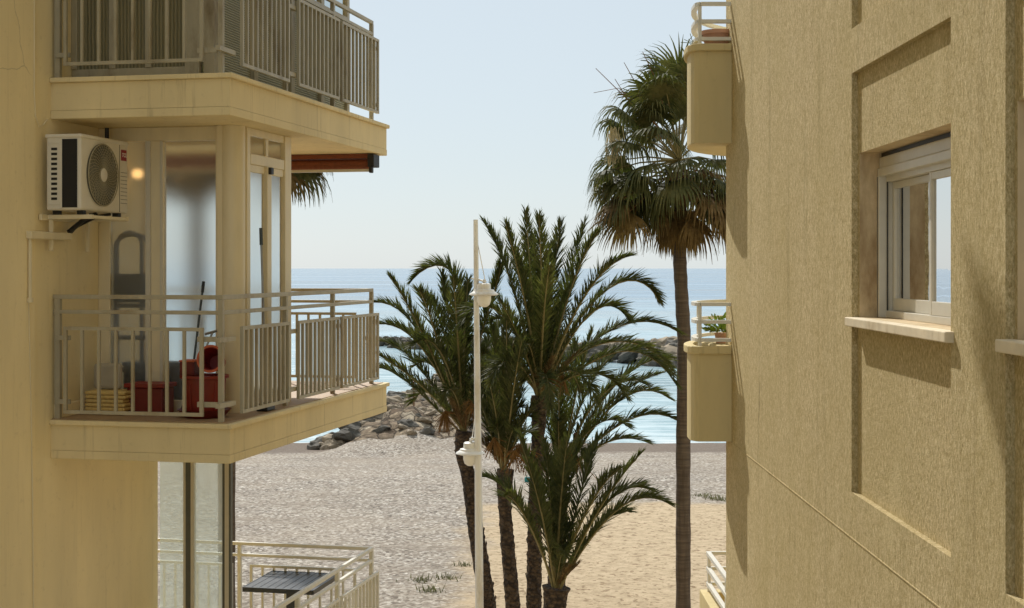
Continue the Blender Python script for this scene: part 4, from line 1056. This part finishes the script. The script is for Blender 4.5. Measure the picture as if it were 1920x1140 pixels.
hubs = [(.3, 1262, 175, .95, .35), (-.3, 1275, 150, .9, .3), (.4, 1290, 180, .9, .35), (-.5, 1225, 180, .8, .6), (.2, 1200, 195, .75, .8), (-.4, 1175, 215, .75, .9), (.5, 1160, 235, .65, 1.0),
        (-.6, 1185, 270, .8, .9), (.4, 1165, 300, .85, .8), (-.3, 1160, 335, .85, .8), (.6, 1175, 350, .9, .8), (-.7, 1200, 330, .9, .8), (.2, 1215, 365, .85, .9), (-.5, 1240, 360, .9, .9),
        (.5, 1300, 350, .9, .9), (-.4, 1320, 330, .9, .8), (.3, 1340, 300, .9, .8), (-.3, 1335, 250, .9, .7), (.3, 1320, 210, .9, .5), (-.8, 1285, 300, .9, .9), (.8, 1250, 260, .9, .7), (-.9, 1240, 250, .8, .8),
        (.9, 1290, 240, .9, .5), (-.2, 1300, 160, .9, .4), (.7, 1210, 260, .8, .8), (-1.0, 1265, 340, .8, 1.0), (-.5, 1350, 340, .8, .9), (-.9, 1215, 310, .8, .9), (.1, 1240, 150, .75, .55),
        (-.6, 1140, 320, .6, .9), (-.4, 1225, 225, .7, .8)]
hubs += [(-.5, 1228, 215, .7, .8), (.3, 1255, 205, .75, .7), (-.2, 1290, 215, .75, .7), (.5, 1205, 235, .7, .9), (-.7, 1250, 175, .7, .8)]
hubs += [(r4.uniform(-.6, .6), x_, r4.uniform(360, 392), r4.uniform(.65, .85), 1.1) for x_ in (1160, 1215, 1320)]
dry = [(r4.uniform(-.7, .7), r4.uniform(1165, 1360), r4.uniform(350, 410), r4.uniform(.55, 1.15), 1.1) for k in range(26)] + [(r4.uniform(-.7, .7), r4.uniform(1150, 1360), r4.uniform(320, 370), r4.uniform(.4, .8), 1.3) for k in range(8)] + [(r4.uniform(-.4, .4), r4.uniform(1255, 1295), r4.uniform(380, 430), .7, 1.2) for k in range(7)]
fan_palm((1273, 300), 27, [(1274, 400), (1275, 500), (1283, 640), (1281, 850), (1281, 1140)], hubs, dry, 'tall fan palm beside the stucco building, shaggy crown above the horizon', 31)
dx = 425-1273
hub2 = [(dy, (px-1273)*1.18+425, (py-300)*1.0+225, rad*1.0, dr) for (dy, px, py, rad, dr) in [(a_, 2*1273-b_, c_, d_, e_) for (a_, b_, c_, d_, e_) in hubs]]
dry2 = [(dy, (2*1273-px-1273)*1.12+425, (py-300)*.85+228, rad*.85, dr) for (dy, px, py, rad, dr) in dry]
fan_palm((425, 232), 23, [(425, 360), (425, 600), (425, 1140)], hub2[::3], dry2 + [(0.1, 520, 270, .75, 1.1), (-.3, 550, 262, .75, 1.1), (.3, 565, 255, .7, 1.2)], 'fan palm mostly hidden behind the left building, frond tips hanging below the awning', 32, extras=False)

# ------------------------------------------------------------------ small beach things
def weed(px, py, s, label, seed, green=True):
    r = random.Random(seed)
    Y = 30
    for _ in range(30): Y = (H-ground_h((px-960)/F*Y, Y))*F/(py-503)
    x = (px-960)/F*Y; t = MB()
    for k in range(46):
        a_ = r.uniform(0, 6.28); l = s*r.uniform(.2, .9); p = Vector((r.gauss(0, .55*s), r.gauss(0, .5*s), 0)); d = Vector((math.cos(a_)*.7, math.sin(a_)*.7, r.uniform(.3, 1))).normalized(); sd_ = Vector((-d.y, d.x, 0)).normalized()*.014
        t.quad(p-sd_, p+sd_, p+d*l*.6+sd_*.6, p+d*l)
    o = t.build('weed_tuft', 'weed', None, normals=False); o.location = (x, Y, ground_h(x, Y)); tag(o, label, 'weed', 'weeds on the beach')
weed(806, 1108, .30, 'largest dark weed tuft on the pebbles left of the palm trunks, lowest one', 1)
weed(790, 1090, .26, 'pale flat weed tuft on the pebbles just above left of the dark one', 2)
weed(838, 1085, .24, 'small weed tuft on the pebbles nearest the street lamp pole', 3)
weed(868, 1060, .18, 'tiny weed tuft touching the left side of the lamp pole', 4)
weed(1335, 935, .32, 'low green weed at the far edge of the sand beside the fan palm trunk', 5)
weed(1352, 938, .26, 'small dark weed at the far edge of the sand against the stucco building', 6)
weed(1312, 930, .26, 'thin green weed at the far edge of the sand right of the fan palm trunk', 7)
# signpost on the mole, parasol-like sign and teal thing on the beach
Y = 66.0; x = (776-960)/F*Y
t = thing('marker_post', (x, Y, ground_h(x, Y)-.05), 0, 'thin brown marker post standing where the beach meets the rocky mole', 'post')
m = mb(); m.tube([(0, 0, 0), (0, 0, 1.15)], .035, 8); m.build('pole', 'stem_brown', t); m = mb(); m.lathe([(0, 1.14), (.06, 1.15), (.06, 1.2), (0, 1.22)], n=10); m.build('cap', 'dark_red', t)
Y = 47.0; x = (989-960)/F*Y
t = thing('beach_bag', (x, Y, ground_h(x, Y)), 0, 'small teal bag on the pebbles seen between the palm trunks', 'bag')
m = mb(); m.prism([(-.09, -.06), (.09, -.06), (.1, .06), (-.1, .06)], 0, .16); m.build('bag_body', 'teal', t, bevel=.03); m = mb(); m.tube([(-.05, 0, .15), (-.03, 0, .23), (.03, 0, .23), (.05, 0, .15)], .01, 5); m.build('handle', 'teal', t)
Y = 58.0; x = (1080-960)/F*Y
t = thing('beach_sign', (x, Y, ground_h(x, Y)), 0, 'small reddish sign on a thin post at the water edge behind the palms', 'sign')
m = mb(); m.tube([(0, 0, 0), (0, 0, .95)], .02, 6); m.build('pole', 'stem_brown', t); m = mb(); m.box(-.09, .09, -.035, -.021, .75, .95); m.build('plate', 'dark_red', t)
